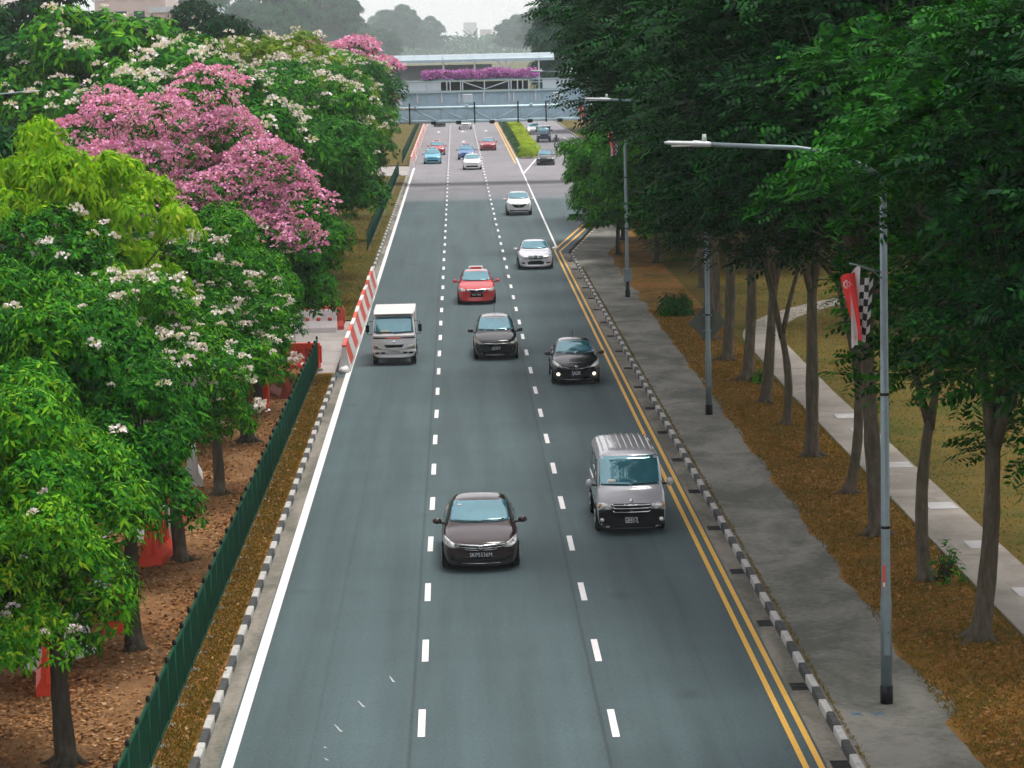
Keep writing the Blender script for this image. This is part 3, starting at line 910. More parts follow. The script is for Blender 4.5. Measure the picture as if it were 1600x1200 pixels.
class Car:
    def __init__(self, name, mesh, paint, L):
        self.root = bpy.data.objects.new(name, None); COL.objects.link(self.root)
        self.L = L
        self.body = mobj('body', mesh, paint, self.root)
        self.bvh = BVHTree.FromPolygons([v.co.copy() for v in mesh.vertices], [tuple(p.vertices) for p in mesh.polygons])
    def hit(self, view, a, b):
        if view == 'front': o, d = Vector((a, -6, b)), Vector((0, 1, 0))
        elif view == 'rear': o, d = Vector((a, self.L+6, b)), Vector((0, -1, 0))
        elif view == 'top': o, d = Vector((a, b, 8)), Vector((0, 0, -1))
        elif view == 'right': o, d = Vector((6, a, b)), Vector((-1, 0, 0))
        else: o, d = Vector((-6, a, b)), Vector((1, 0, 0))
        h = self.bvh.ray_cast(o, d, 30)
        if h[0] is None:
            q = o + d*(6.0 if view != 'rear' else 6.0)
            h = self.bvh.find_nearest(q)
            return h[0], h[1]
        return h[0], h[1]
    def patch(self, name, poly, mat, view='front', off=.006, step=.09, parent=None, mirror=False, thick=.0):
        if mirror and view in ('front', 'rear', 'top'):
            self.patch(name, [(-x, z) for x, z in poly][::-1], mat, view, off, step, parent, False, thick)
        bm = bmesh.new()
        f = bm.faces.new([bm.verts.new((p[0], p[1], 0)) for p in poly])
        for ax in (0, 1):
            lo = min(p[ax] for p in poly); hi = max(p[ax] for p in poly)
            n = int((hi-lo)/step)
            for k in range(1, n+1):
                c = [0, 0, 0]; c[ax] = lo + (hi-lo)*k/(n+1)
                nn = [0, 0, 0]; nn[ax] = 1
                bmesh.ops.bisect_plane(bm, geom=bm.verts[:]+bm.edges[:]+bm.faces[:], plane_co=c, plane_no=nn)
        dirs = {'front': Vector((0, -1, 0)), 'rear': Vector((0, 1, 0)), 'top': Vector((0, 0, 1)), 'right': Vector((1, 0, 0)), 'left': Vector((-1, 0, 0))}[view]
        for v in bm.verts:
            p, nr = self.hit(view, v.co.x, v.co.y)
            if nr.dot(dirs) < 0: nr = -nr
            v.co = p + (nr*.6 + dirs*.4).normalized()*off
        for f in bm.faces:
            f.normal_update()
            if f.normal.dot(dirs) < 0: f.normal_flip()
            f.smooth = True
        if thick or True:
            ret = bmesh.ops.extrude_face_region(bm, geom=bm.faces[:])
            # push the original sheet back into the body so the edge has depth
            new = [g for g in ret['geom'] if isinstance(g, bmesh.types.BMVert)]
            ns = set(new)
            for v in bm.verts:
                if v not in ns: v.co -= dirs*(off + .015)
        bmesh.ops.recalc_face_normals(bm, faces=bm.faces)
        me = bpy.data.meshes.new(name); bm.to_mesh(me); bm.free()
        return mobj(name, me, mat, parent or self.root)
    def bar(self, name, pts, r, mat, parent=None, off=.01, n=6):
        mb = MB()
        q = []
        for (x, z) in pts:
            p, nr = self.hit('front', x, z)
            q.append(p + Vector((0, -off, 0)))
        mb.tube(q, r, n)
        return mb.build(name, mat, parent or self.root)

def rpoly(x0, x1, z0, z1, c=.02):
    return [(x0+c, z0), (x1-c, z0), (x1, z0+c), (x1, z1-c), (x1-c, z1), (x0+c, z1), (x0, z1-c), (x0, z0+c)]
def disc(cx, cz, r, n=12, sy=1.0):
    return [(cx+r*math.cos(2*math.pi*k/n), cz+r*sy*math.sin(2*math.pi*k/n)) for k in range(n)]

def wheel_meshes(r, w):
    prof = [(r*.62, -w*.48), (r*.90, -w*.5), (r*.985, -w*.40), (r, -w*.2), (r, w*.2), (r*.985, w*.40), (r*.90, w*.5), (r*.62, w*.48)]
    n = 20
    vs, fs = [], []
    for (rr, x) in prof:
        for k in range(n):
            a = 2*math.pi*k/n
            vs.append((x, rr*math.cos(a), rr*math.sin(a)))
    m = len(prof)
    for i in range(m):
        for k in range(n):
            j = (k+1) % n; i2 = (i+1) % m
            fs.append((i*n+k, i*n+j, i2*n+j, i2*n+k))
    a = MB(); a.add(vs, fs, True)
    b = MB()
    b.tube([(-w*.30, 0, 0), (w*.30, 0, 0)], r*.63, 20)
    for k in range(5):
        an = 2*math.pi*k/5
        for s in (-1, 1):
            b.tube([(s*w*.36, 0, 0), (s*w*.42, r*.58*math.cos(an), r*.58*math.sin(an))], [.055, .035], 5)
    return a.mesh('tyre'), b.mesh('rim')
_wm = {}
def add_wheels(car, hw, ys, r=.31, w=.2):
    key = (round(r, 3), round(w, 3))
    if key not in _wm: _wm[key] = wheel_meshes(r, w)
    t, rm = _wm[key]
    for y in ys:
        for s in (-1, 1):
            side = 'right' if s > 0 else 'left'
            car.patch('wheel_arch_shade', [(y+(r+.06)*math.cos(math.pi*k/10), max(.19, r+(r+.05)*math.sin(math.pi*k/10))) for k in range(11)], M['trim_black'], side, .004, .2)  # black patch on the uncut body stands for the arch's shaded hollow
            wo = bpy.data.objects.new('wheel', None); link(wo, car.root); wo.location = (s*(hw-w*.5+.012), y, r)
            mobj('tyre', t, M['tyre'], wo); mobj('rim', rm, M['rim'], wo)

def plate(car, z, text, white=False, w=.50, h=.115, off=.03):
    p, nr = car.hit('front', 0, z)
    mb = MB(); mb.cbox(-w/2, w/2, p.y-off, p.y+.04, z-h/2, z+h/2, .006)
    po = mb.build('number_plate', M['plate_white' if white else 'plate_black'], car.root)
    cu = bpy.data.curves.new('t', 'FONT'); cu.body = text; cu.size = h*1.0; cu.align_x = 'CENTER'; cu.align_y = 'CENTER'; cu.extrude = .002; cu.resolution_u = 2
    o = bpy.data.objects.new('t', cu); COL.objects.link(o)
    dg = bpy.context.evaluated_depsgraph_get(); dg.update()
    me = bpy.data.meshes.new_from_object(o.evaluated_get(dg)); bpy.data.objects.remove(o)
    xs = [v.co.x for v in me.vertices]; k = min(1.0, (w*.92)/(max(xs)-min(xs)))
    for v in me.vertices: v.co = (v.co.x*k, p.y-off-.003-v.co.z, z + v.co.y)
    mobj('plate_lettering', me, M['letter_black' if white else 'letter_white'], po)

def mirrors(car, hw, y, z, mat, sx=.11, out=.12, sz=.075):
    for s in (-1, 1):
        bm = bmesh.new(); bmesh.ops.create_uvsphere(bm, u_segments=12, v_segments=8, radius=1)
        for v in bm.verts:
            c = v.co
            v.co = (s*(hw+out) + c.x*sx, y + (c.y*.07 if c.y < 0 else c.y*.03), z + c.z*sz)
        for f in bm.faces: f.smooth = True
        me = bpy.data.meshes.new('wing_mirror'); bm.to_mesh(me); bm.free()
        mo = mobj('wing_mirror', me, mat, car.root)
        mb = MB(); mb.tube([(s*(hw-.10), y+.03, z-.07), (s*(hw+out-.03), y+.01, z-.04)], .022, 6); mb.build('mirror_stalk', M['trim_black'], mo)

def build_car(name, p, paint):
    L, W, H = p['L'], p['W'], p['H']; hw = W/2
    nz, cowl, cz, wst = p['nose'], p['cowl'], p['cowl_z'], p['ws_top']
    re, back, dz, belt = p['roof_end'], p['back'], p['deck'], p['belt']
    hwr = p.get('hwr', hw*.66); zb = p.get('zb', .11)
    ne = p.get('nose_f', .84)
    rows = [hood(hw, 0, ne*.84, zb+.10, nz-.18, nz-.14),
            hood(hw, .04, ne, zb+.03, nz-.07, nz-.03),
            hood(hw, .22, .95, zb+.01, nz-.005, nz+.04),
            hood(hw, .22+(cowl-.22)*.55, 1, zb, nz+(belt-nz)*.6, nz+.04+(cz-nz-.04)*.68),
            hood(hw, cowl-.04, 1, zb, belt-.03, cz-.01),
            cabin(hw, cowl+.02, 1, zb, belt-.02, hw*.84, cz+.012, cz+.045),
            cabin(hw, wst, 1, zb, belt, hwr*1.03, H-.085, H-.025),
            cabin(hw, wst+.18, 1, zb, belt, hwr*1.03, H-.065, H-.006),
            cabin(hw, (wst+re)/2, 1, zb, belt+.01, hwr*1.02, H-.055, H+.004),
            cabin(hw, re, 1, zb, belt+.03, hwr*.98, H-.085, H-.03)]
    if back < L-.35:
        rows += [hood(hw, back, 1, zb+.02, belt+.04, dz), hood(hw, L-.20, .96, zb+.04, dz-.05, dz)]
    else:
        rows += [cabin(hw, back, .98, zb+.03, belt+.03, hwr*.9, dz-.08, dz)]
    rows += [hood(hw, L-.04, .88, zb+.1, min(dz, belt)-.12, min(dz, belt)-.06), hood(hw, L, .78, zb+.18, min(dz, belt)-.3, min(dz, belt)-.26)]
    c = Car(name, loft_body(rows, p.get('sweep', .10)), paint, L)
    # glazing
    wb, wt = hw*.80, hwr*.97
    zl, zh = cz+.035, H-.075
    c.patch('windshield', [(-wb, zl+.03), (-wb*.6, zl+.005), (0, zl), (wb*.6, zl+.005), (wb, zl+.03), (wt*1.02, zh-.03), (wt*.93, zh), (0, zh+.012), (-wt*.93, zh), (-wt*1.02, zh-.03)], M['windshield'], 'front', .008, .07)
    c.bar('wiper', [(-wb*.85, zl+.055), (-wb*.4, zl+.035), (-.02, zl+.028)], .012, M['trim_black'], off=.022)
    c.bar('wiper', [(.02, zl+.03), (wb*.4, zl+.04), (wb*.80, zl+.06)], .012, M['trim_black'], off=.022)
    yb = (wst + re)/2 + .08
    for s in ('left', 'right'):
        z1 = H-.135
        c.patch('side_window', [(cowl+.42, belt+.045), (yb-.03, belt+.045), (yb-.03, z1), (wst+.16, z1-.01), (wst-.12, z1-.10)], M['side_glass'], s, .006, .15)
        c.patch('side_window', [(yb+.03, belt+.045), (re+.18, belt+.06), (re+.02, z1-.02), (yb+.03, z1)], M['side_glass'], s, .006, .15)
    zt = H-.12
    c.patch('rear_window', [(-hwr*.95, dz+.06 if back < L-.35 else belt+.12), (hwr*.95, dz+.06 if back < L-.35 else belt+.12), (hwr*.84, zt), (-hwr*.84, zt)], M['side_glass'], 'rear', .006, .12)
    for s in (-1, 1):
        c.patch('tail_light', rpoly(s*hw*.76-.11, s*hw*.76+.11, belt-.22, belt-.06, .03), M['stripe_red'], 'rear', .008)
    add_wheels(c, hw, (p.get('fw', .86), p.get('rw', L-.95)), p.get('wr', .31))
    mirrors(c, hw, cowl+.50, belt+.06, p.get('mirror', paint))
    return c, hw

def place(car, X, D, label, cat, group='vehicles coming down the road', rz=0.0):
    r = car.root if isinstance(car, Car) else car
    r.location = (X, D - .75, 0); r.rotation_euler = (0, 0, rz)
    tag(r, label, cat, group)
    return r

SEDAN = dict(L=4.62, W=1.775, H=1.44, nose=.72, cowl=1.14, cowl_z=.945, ws_top=2.02, roof_end=3.30, back=4.00, deck=1.02, belt=.90, hwr=.635, sweep=.11)
P_brown = car_paint('brown_metallic', (.026, .011, .011), .0, .4)
P_silver = car_paint('silver_metallic', (.66, .66, .70), .4, .36)
P_black = car_paint('black_paint', (.008, .010, .013), .2, .25)
P_grey = car_paint('dark_grey_metallic', (.005, .006, .009), .1, .30)
P_red = car_paint('taxi_red', (.52, .030, .035), .05, .35)
P_white = car_paint('white_paint', (.70, .71, .72), 0, .35)
P_cyan = car_paint('taxi_cyan', (.075, .36, .50), .05, .35)
P_blue = car_paint('taxi_blue', (.045, .15, .36), .05, .35)
P_rust = car_paint('dull_red', (.36, .035, .055), .1, .35)
P_dkblue = car_paint('navy_paint', (.03, .075, .13), .2, .35)
P_beige = car_paint('truck_silver', (.60, .62, .63), .15, .42)

# ---- brown sedan
c, hw = build_car('sedan', SEDAN, P_brown)
c.patch('headlight', [(.87, .80), (.855, .64), (.70, .575), (.52, .58), (.48, .635), (.64, .69)], M['headlight'], mirror=True, off=.012, step=.05)
c.patch('grille', [(-.54, .64), (-.42, .575), (-.24, .515), (0, .49), (.24, .515), (.42, .575), (.54, .64), (.30, .63), (0, .615), (-.30, .63)], M['trim_black'], off=.012, step=.06)
c.bar('grille_bar', [(-.60, .66), (-.3, .645), (0, .63), (.3, .645), (.60, .66)], .024, M['chrome'], off=.02)
c.bar('grille_bar', [(-.48, .602), (-.2, .580), (0, .572), (.2, .580), (.48, .602)], .013, M['chrome'], off=.022)
c.bar('grille_bar', [(-.37, .548), (-.2, .528), (0, .518), (.2, .528), (.37, .548)], .013, M['chrome'], off=.022)
c.patch('emblem', disc(0, .585, .085, 12, .85), M['plate_black'], off=.034, step=.05)
c.bar('emblem_ring', disc(0, .585, .060, 12, .7) + [(.060, .585)], .009, M['chrome'], off=.05)
c.patch('lower_intake', [(-.52, .20), (.52, .20), (.66, .35), (-.66, .35)], M['trim_black'], off=.006)
c.patch('fog_lamp_recess', rpoly(.60, .76, .29, .42, .04), M['trim_black'], mirror=True)
c.bar('bumper_lip', [(-.45, .225), (0, .215), (.45, .225)], .010, M['chrome'], off=.012)
plate(c, .41, 'SKP5536M', w=.56, h=.14)
c.patch('road_tax_disc', rpoly(-.52, -.42, 1.28, 1.31, .008), M['plate_white'], off=.010, step=.1)
place(c, .32, 64.6, 'dark brown sedan with chrome grille, nearest car in the middle lane', 'car')

# ---- silver van
hwv = .85
rows = [hood(hwv, 0, .93, .22, .56, .62), hood(hwv, .015, .975, .18, .74, .80), hood(hwv, .05, .99, .17, .96, 1.01),
        hood(hwv, .24, 1, .18, 1.12, 1.165), cabin(hwv, .34, 1, .20, 1.12, hwv*.94, 1.18, 1.20, .95),
        cabin(hwv, 1.00, 1, .20, 1.12, hwv*.89, 1.86, 1.93, .955), cabin(hwv, 1.18, 1, .20, 1.12, hwv*.90, 1.90, 1.965, .955),
        cabin(hwv, 2.8, 1, .22, 1.12, hwv*.91, 1.91, 1.985, .955), cabin(hwv, 4.45, 1, .24, 1.12, hwv*.91, 1.90, 1.97, .955),
        cabin(hwv, 4.64, .99, .28, 1.10, hwv*.87, 1.80, 1.86, .95), hood(hwv, 4.69, .94, .34, 1.0, 1.05)]
P_van = car_paint('van_silver', (.43, .44, .47), .25, .38)
c = Car('van', loft_body(rows, .03), P_van, 4.69); hw = hwv
c.patch('windshield', [(-.77, 1.215), (0, 1.19), (.77, 1.215), (.715, 1.825), (.66, 1.85), (-.66, 1.85), (-.715, 1.825)], M['windshield'], off=.008)
c.bar('wiper', [(-.66, 1.235), (-.2, 1.235), (.0, 1.222)], .013, M['trim_black'], off=.022)
c.bar('wiper', [(.04, 1.222), (.3, 1.235), (.68, 1.24)], .013, M['trim_black'], off=.022)
c.patch('dashboard_note', rpoly(-.56, -.36, 1.265, 1.34, .01), M['plate_white'], off=.011, step=.1)
c.patch('bumper', [(-.80, .20), (.80, .20), (.842, .40), (.842, .63), (.50, .66), (.50, .80), (-.50, .80), (-.50, .66), (-.842, .63), (-.842, .40)], M['bumper_black'], off=.010, step=.08)
for z, x in ((.775, .50), (.695, .46), (.60, .46)):
    c.bar('grille_bar', [(-x, z+.02), (-x+.05, z-.01), (0, z-.015), (x-.05, z-.01), (x, z+.02)], .021, M['chrome'], off=.03)
c.patch('headlight', [(.47, .66), (.80, .64), (.82, .70), (.80, .83), (.66, .82), (.47, .77)], M['headlight'], mirror=True, off=.016, step=.06)
c.patch('indicator', [(.76, .70), (.815, .70), (.80, .80), (.75, .80)], M['amber'], mirror=True, off=.020, step=.06)
c.patch('emblem', disc(0, .865, .055, 12, .75), M['chrome'], off=.018, step=.05)
c.patch('fog_lamp', disc(.73, .40, .05), M['headlight'], mirror=True, off=.02, step=.06)
plate(c, .38, 'GBE8317L', w=.36, h=.20)
for k in range(9):
    x = -.60 + k*.15
    mb = MB()
    pts = []
    for yy in (1.5, 2.2, 3.0, 3.8, 4.35):
        p, nr = c.hit('top', x, yy); pts.append(p + Vector((0, 0, .004)))
    mb.tube(pts, .020, 6); mb.build('roof_rib', P_van, c.root)
for s in ('left', 'right'):
    c.patch('side_window', [(.72, 1.17), (1.55, 1.17), (1.55, 1.74), (1.16, 1.74)], M['side_glass'], s, .008, .2)
    c.patch('side_window', [(1.65, 1.17), (2.95, 1.17), (2.95, 1.74), (1.65, 1.74)], M['side_glass'], s, .008, .2)
    c.patch('side_window', [(3.05, 1.17), (4.35, 1.17), (4.35, 1.74), (3.05, 1.74)], M['side_glass'], s, .008, .2)
c.patch('rear_window', rpoly(-.62, .62, 1.2, 1.75, .05), M['side_glass'], 'rear')
add_wheels(c, hw, (.95, 3.55), .34, .21)
mirrors(c, hw, .72, 1.22, P_van, .085, .15, .11)
place(c, 4.07, 69.0, 'silver passenger van with ribbed roof and black bumper beside the kerb', 'van')

# ---- black saloon with lit fog lamps
BK = dict(L=4.41, W=1.70, H=1.475, nose=.78, cowl=1.02, cowl_z=1.01, ws_top=1.90, roof_end=3.15, back=3.85, deck=1.06, belt=.95, hwr=.56, sweep=.13)
c, hw = build_car('hatchback', BK, P_black)
c.patch('headlight', [(.82, .86), (.82, .74), (.66, .66), (.46, .62), (.50, .67), (.66, .78)], M['headlight'], mirror=True, off=.012, step=.05)
c.bar('grille_bar', [(-.46, .665), (-.25, .60), (0, .575), (.25, .60), (.46, .665)], .014, M['chrome'], off=.02)
c.patch('emblem', disc(0, .66, .05), M['chrome'], off=.016, step=.05)
c.patch('lower_intake', [(-.55, .24), (.55, .24), (.42, .52), (-.42, .52)], M['trim_black'], off=.006)
for s in (-1, 1):
    o = c.patch('fog_lamp_recess', disc(s*.63, .40, .10), M['trim_black'], off=.012, step=.08)
    c.patch('fog_lamp', disc(s*.63, .40, .062), M['lamp_on'], off=.02, step=.08, parent=o)
plate(c, .43, 'SJA624K', w=.34, h=.20)
mb = MB(); mb.tube([(0, 3.0, 1.46), (0, 3.12, 1.68)], .010, 5); mb.build('aerial', M['black_metal'], c.root)
place(c, 4.03, 99.7, 'black car with two lit fog lamps in the lane beside the kerb', 'car')

# ---- dark grey people carrier
MPV = dict(L=4.57, W=1.695, H=1.545, nose=.80, cowl=.98, cowl_z=1.03, ws_top=1.98, roof_end=3.95, back=4.42, deck=1.30, belt=.97, hwr=.60, sweep=.11)
c, hw = build_car('people_carrier', MPV, P_grey)
c.patch('headlight', [(.83, .88), (.82, .70), (.62, .615), (.46, .60), (.48, .66), (.68, .74)], M['headlight_yellow'], mirror=True, off=.012, step=.05)
c.patch('grille', [(-.46, .645), (-.42, .56), (.42, .56), (.46, .645)], M['trim_black'], off=.010)
c.bar('grille_bar', [(-.47, .665), (-.3, .655), (0, .645), (.3, .655), (.47, .665)], .026, M['chrome'], off=.016)
c.patch('emblem', disc(0, .625, .05), M['chrome'], off=.03, step=.05)
c.patch('lower_intake', [(-.55, .25), (.55, .25), (.45, .40), (-.45, .40)], M['trim_black'], off=.006)
c.bar('bumper_trim', [(.62, .43), (.78, .45)], .016, M['headlight_yellow'])
c.bar('bumper_trim', [(.62, .30), (.78, .32)], .012, M['headlight_yellow'])
plate(c, .46, 'SGX4471P', w=.36, h=.18)
c.patch('sun_strip', [(-.34, 1.455), (.22, 1.455), (.22, 1.475), (-.34, 1.475)], M['plate_white'], off=.011, step=.1)
mb = MB(); mb.tube([(0, 3.7, 1.53), (0, 3.8, 1.80)], .010, 5); mb.build('aerial', M['black_metal'], c.root)
place(c, 1.31, 108.2, 'dark grey people carrier with a broad chrome grille bar, middle lane', 'car')

# ---- silver light lorry
hwt = .845
rows = [hood(hwt, 0, .90, .34, .56, .60), hood(hwt, .02, .965, .30, .74, .80), hood(hwt, .05, .985, .30, .98, 1.02), hood(hwt, .12, 1, .30, 1.17, 1.205),
        cabin(hwt, .16, 1, .32, 1.17, hwt*.95, 1.22, 1.24, .975), cabin(hwt, .50, 1, .34, 1.17, hwt*.90, 1.84, 1.885, .975), cabin(hwt, .70, 1, .34, 1.17, hwt*.90, 1.90, 1.94, .975),
        cabin(hwt, 1.3, 1, .36, 1.17, hwt*.90, 1.90, 1.95, .975), cabin(hwt, 1.52, .99, .40, 1.17, hwt*.88, 1.85, 1.90, .97), hood(hwt, 1.56, .96, .45, 1.1, 1.14)]
c = Car('lorry', loft_body(rows, .045), P_beige, 1.56); hw = hwt
M['truck_white'] = simple('lorry_white', (.62, .60, .59), .5, 0, .06, 2, dirt=(.42, .38, .34, .4))
c.patch('windshield', [(-.76, 1.25), (0, 1.225), (.76, 1.25), (.70, 1.80), (.64, 1.825), (-.64, 1.825), (-.70, 1.80)], M['windshield'], off=.008)
c.bar('wiper', [(-.70, 1.265), (-.55, 1.24), (-.35, 1.26), (-.05, 1.25)], .016, M['trim_black'], off=.024)
c.bar('wiper', [(.0, 1.235), (.3, 1.25), (.7, 1.265)], .016, M['trim_black'], off=.024)
c.patch('dashboard_papers', [(-.52, 1.275), (-.15, 1.275), (-.18, 1.33), (-.48, 1.325)], M['cream'], off=.011, step=.15)
c.patch('front_panel', [(-.79, 1.09), (.79, 1.09), (.79, 1.19), (-.79, 1.19)], M['truck_white'], off=.010)
c.patch('black_band', [(-.80, 1.035), (.80, 1.035), (.81, 1.075), (-.81, 1.075)], M['trim_black'], off=.014)
c.patch('orange_band', [(-.27, 1.030), (.27, 1.030), (.27, 1.072), (-.27, 1.072)], M['orange_plastic'], off=.020)
c.patch('emblem', disc(0, .91, .05, 12, .8), M['chrome'], off=.012, step=.05)
c.patch('grille', [(-.38, .81), (-.30, .70), (.30, .70), (.38, .81)], M['trim_black'], off=.012)
c.patch('headlight', [(.46, .64), (.78, .66), (.80, .80), (.62, .78)], M['headlight_yellow'], mirror=True, off=.014, step=.06)
c.patch('bumper', [(-.80, .44), (.80, .44), (.81, .60), (-.81, .60)], M['truck_white'], off=.022)
c.patch('bumper_recess', rpoly(.34, .50, .46, .53, .02), M['trim_black'], mirror=True, off=.028)
c.patch('bumper_recess', rpoly(.56, .72, .46, .53, .02), M['trim_black'], mirror=True, off=.028)
plate(c, .52, 'YM2096A', True, .5, .125, .05)
mb = MB(); mb.cbox(-.76, .76, .40, 1.50, 1.93, 1.955, .01); mb.build('cab_roof', M['truck_white'], c.root)
mb = MB(); mb.cbox(-.80, .80, 1.66, 4.75, .80, 1.93, .03); mb.build('cargo_box', M['truck_white'], c.root)
mb = MB(); mb.box(-.40, .40, 1.4, 4.7, .45, .80); mb.build('chassis', M['black_metal'], c.root)
for s in ('left', 'right'):
    c.patch('side_window', [(.34, 1.21), (1.30, 1.21), (1.30, 1.75), (.62, 1.75)], M['side_glass'], s, .008, .2)
for s in (-1, 1):
    mb = MB(); mb.cbox(s*1.0-.07, s*1.0+.07, .20, .27, 1.28, 1.56, .02); mo = mb.build('wing_mirror', M['trim_black'], c.root)
    mb = MB(); mb.tube([(s*.80, .30, 1.70), (s*1.0, .26, 1.66), (s*1.0, .26, 1.2), (s*.82, .28, 1.18)], .014, 6); mb.build('mirror_arm', M['trim_black'], mo)
if (.34, .2) not in _wm: _wm[(.34, .2)] = wheel_meshes(.34, .2)
for y in (.75, 3.6):
    for s in (-1, 1):
        wo = bpy.data.objects.new('wheel', None); link(wo, c.root); wo.location = (s*(hw-.12), y, .34)
        mobj('tyre', _wm[(.34, .2)][0], M['tyre'], wo); mobj('rim', _wm[(.34, .2)][1], M['rim'], wo)
place(c, -2.58, 107.3, 'silver lorry with a white cargo box beside the striped barriers', 'lorry')

# ---- taxis
M['taxi_sign_red'] = simple('taxi_sign_red', (.50, .03, .04), .4)
def taxi_top(c, H, y, top_mat, sign_mat):
    mb = MB(); mb.cbox(-.34, .34, y-.14, y+.14, H-.02, H+.14, .04); s = mb.build('roof_sign', top_mat, c.root)
    mb = MB(); mb.cbox(-.25, .25, y-.152, y-.135, H+.01, H+.11, .005); mb.build('sign_face', sign_mat, s)
TX = dict(L=4.615, W=1.76, H=1.495, nose=.78, cowl=1.06, cowl_z=1.0, ws_top=1.90, roof_end=3.25, back=3.95, deck=1.07, belt=.95, hwr=.60, sweep=.11)
c, hw = build_car('taxi', TX, P_red)
yr0, yr1 = 1.98, 3.3
c.patch('white_roof', [(-.50, yr0), (.50, yr0), (.52, yr0+.3), (.50, yr1), (-.50, yr1), (-.52, yr0+.3)], M['plate_white'], 'top', .006, .2)
c.patch('headlight', [(.84, .82), (.83, .70), (.66, .63), (.52, .62), (.55, .72)], M['headlight'], mirror=True, off=.012, step=.05)
c.patch('grille_surround', [(-.50, .76), (-.40, .62), (-.26, .555), (.26, .555), (.40, .62), (.50, .76), (.40, .74), (0, .73), (-.40, .74)], M['chrome'], off=.010, step=.06)
c.patch('grille', [(-.37, .70), (-.25, .60), (.25, .60), (.37, .70), (0, .69)], M['trim_black'], off=.022, step=.07)
c.patch('emblem', disc(0, .655, .075), M['chrome'], off=.030, step=.05)
c.patch('lower_intake', [(-.30, .36), (.30, .36), (.30, .53), (-.30, .53)], M['trim_black'], off=.008)
plate(c, .47, 'SHC 7021', w=.42, h=.11)
taxi_top(c, 1.495, 2.45, M['plate_white'], M['taxi_sign_red'])
place(c, .75, 131.6, 'red taxi with a white roof and roof sign in the middle lane', 'taxi')
taxi_red = c

# ---- silver saloon by the junction corner
MB_ = dict(L=4.87, W=1.85, H=1.47, nose=.78, cowl=1.30, cowl_z=1.0, ws_top=2.15, roof_end=3.35, back=4.15, deck=1.07, belt=.95, hwr=.61, sweep=.08, nose_f=.88)
c, hw = build_car('sedan', MB_, P_silver)
c.patch('headlight', [(.87, .80), (.86, .66), (.66, .64), (.64, .73), (.76, .80)], M['headlight'], mirror=True, off=.012, step=.05)
c.patch('headlight', [(.62, .72), (.63, .64), (.46, .62), (.48, .72)], M['headlight'], mirror=True, off=.012, step=.05)
c.patch('grille', [(-.40, .76), (-.36, .58), (.36, .58), (.40, .76)], M['galv'], off=.012, step=.07)
for z in (.63, .68, .73):
    c.bar('grille_bar', [(-.38, z), (0, z-.005), (.38, z)], .012, M['chrome'], off=.02)
c.patch('emblem', disc(0, .675, .085), M['trim_black'], off=.03, step=.06)
c.patch('lower_intake', [(-.40, .28), (.40, .28), (.46, .42), (.25, .49), (-.25, .49), (-.46, .42)], M['trim_black'], off=.008)
c.patch('lower_intake', [(.54, .32), (.80, .34), (.80, .42), (.58, .40)], M['trim_black'], mirror=True, off=.008)
place(c, 4.07, 151.2, 'silver sedan beside the corner of the double yellow lines', 'car')

# ---- white compact SUV
SUV = dict(L=4.30, W=1.78, H=1.61, nose=.90, cowl=1.05, cowl_z=1.11, ws_top=1.95, roof_end=3.5, back=4.08, deck=1.35, belt=1.03, hwr=.61, sweep=.12, zb=.22, wr=.33)
c, hw = build_car('suv', SUV, P_white)
c.patch('headlight', [(.86, .94), (.84, .86), (.60, .77), (.52, .77), (.60, .84)], M['headlight'], mirror=True, off=.012, step=.05)
c.patch('grille', [(-.54, .83), (-.34, .62), (-.20, .56), (.20, .56), (.34, .62), (.54, .83), (.30, .78), (0, .77), (-.30, .78)], M['trim_black'], off=.012, step=.07)
c.patch('emblem', disc(0, .68, .06), M['chrome'], off=.02, step=.05)
c.patch('lower_intake', [(-.70, .27), (.70, .27), (.66, .40), (-.66, .40)], M['trim_black'], off=.010)
c.bar('bumper_trim', [(-.78, .45), (-.45, .43)], .02, M['chrome']); c.bar('bumper_trim', [(.45, .43), (.78, .45)], .02, M['chrome'])
place(c, 4.27, 199.1, 'white compact SUV with a black grille at the junction mouth', 'car')

def face(c, dark=True, lowz=.30):
    c.patch('headlight', [(.80, .80), (.79, .68), (.56, .62), (.54, .70)], M['headlight'], mirror=True, off=.012, step=.08)
    c.patch('grille', [(-.42, .70), (-.36, .60), (.36, .60), (.42, .70)], M['trim_black' if dark else 'chrome'], off=.012, step=.1)
    c.patch('lower_intake', [(-.6, .26), (.6, .26), (.55, .42), (-.55, .42)], M['trim_black'], off=.008, step=.12)

c, hw = build_car('sedan', TX, P_white); face(c, False)
place(c, 1.43, 273.3, 'white sedan ahead of the blue taxi in the middle lane', 'car'); white_sedan = c
c, hw = build_car('taxi', TX, P_cyan); face(c)
taxi_top(c, 1.495, 2.45, P_cyan, M['plate_white'])
place(c, -2.53, 288.7, 'light blue taxi in the lane beside the distant striped barriers', 'taxi')
c, hw = build_car('taxi', TX, P_blue); face(c)
taxi_top(c, 1.495, 2.45, M['taxi_sign_red'], M['plate_white'])
place(c, .98, 297.5, 'darker blue taxi partly hidden behind the white sedan', 'taxi')
c, hw = build_car('sedan', SEDAN, P_rust); face(c)
place(c, 3.56, 321.6, 'dull red sedan in the lane beside the hedge island', 'car')
c, hw = build_car('taxi', TX, P_rust); face(c)
c.patch('white_roof', [(-.50, 1.98), (.50, 1.98), (.50, 3.3), (-.50, 3.3)], M['plate_white'], 'top', .006, .3)
taxi_top(c, 1.495, 2.45, M['plate_white'], M['taxi_sign_red'])
place(c, -2.2, 311.5, 'pinkish red taxi with a white roof behind the light blue taxi', 'taxi')
c, hw = build_car('sedan', BK, P_black); face(c, False)
place(c, 8.77, 279.4, 'black sedan on the slip road beside the hedge island', 'car')
c, hw = build_car('sedan', BK, P_black); face(c)
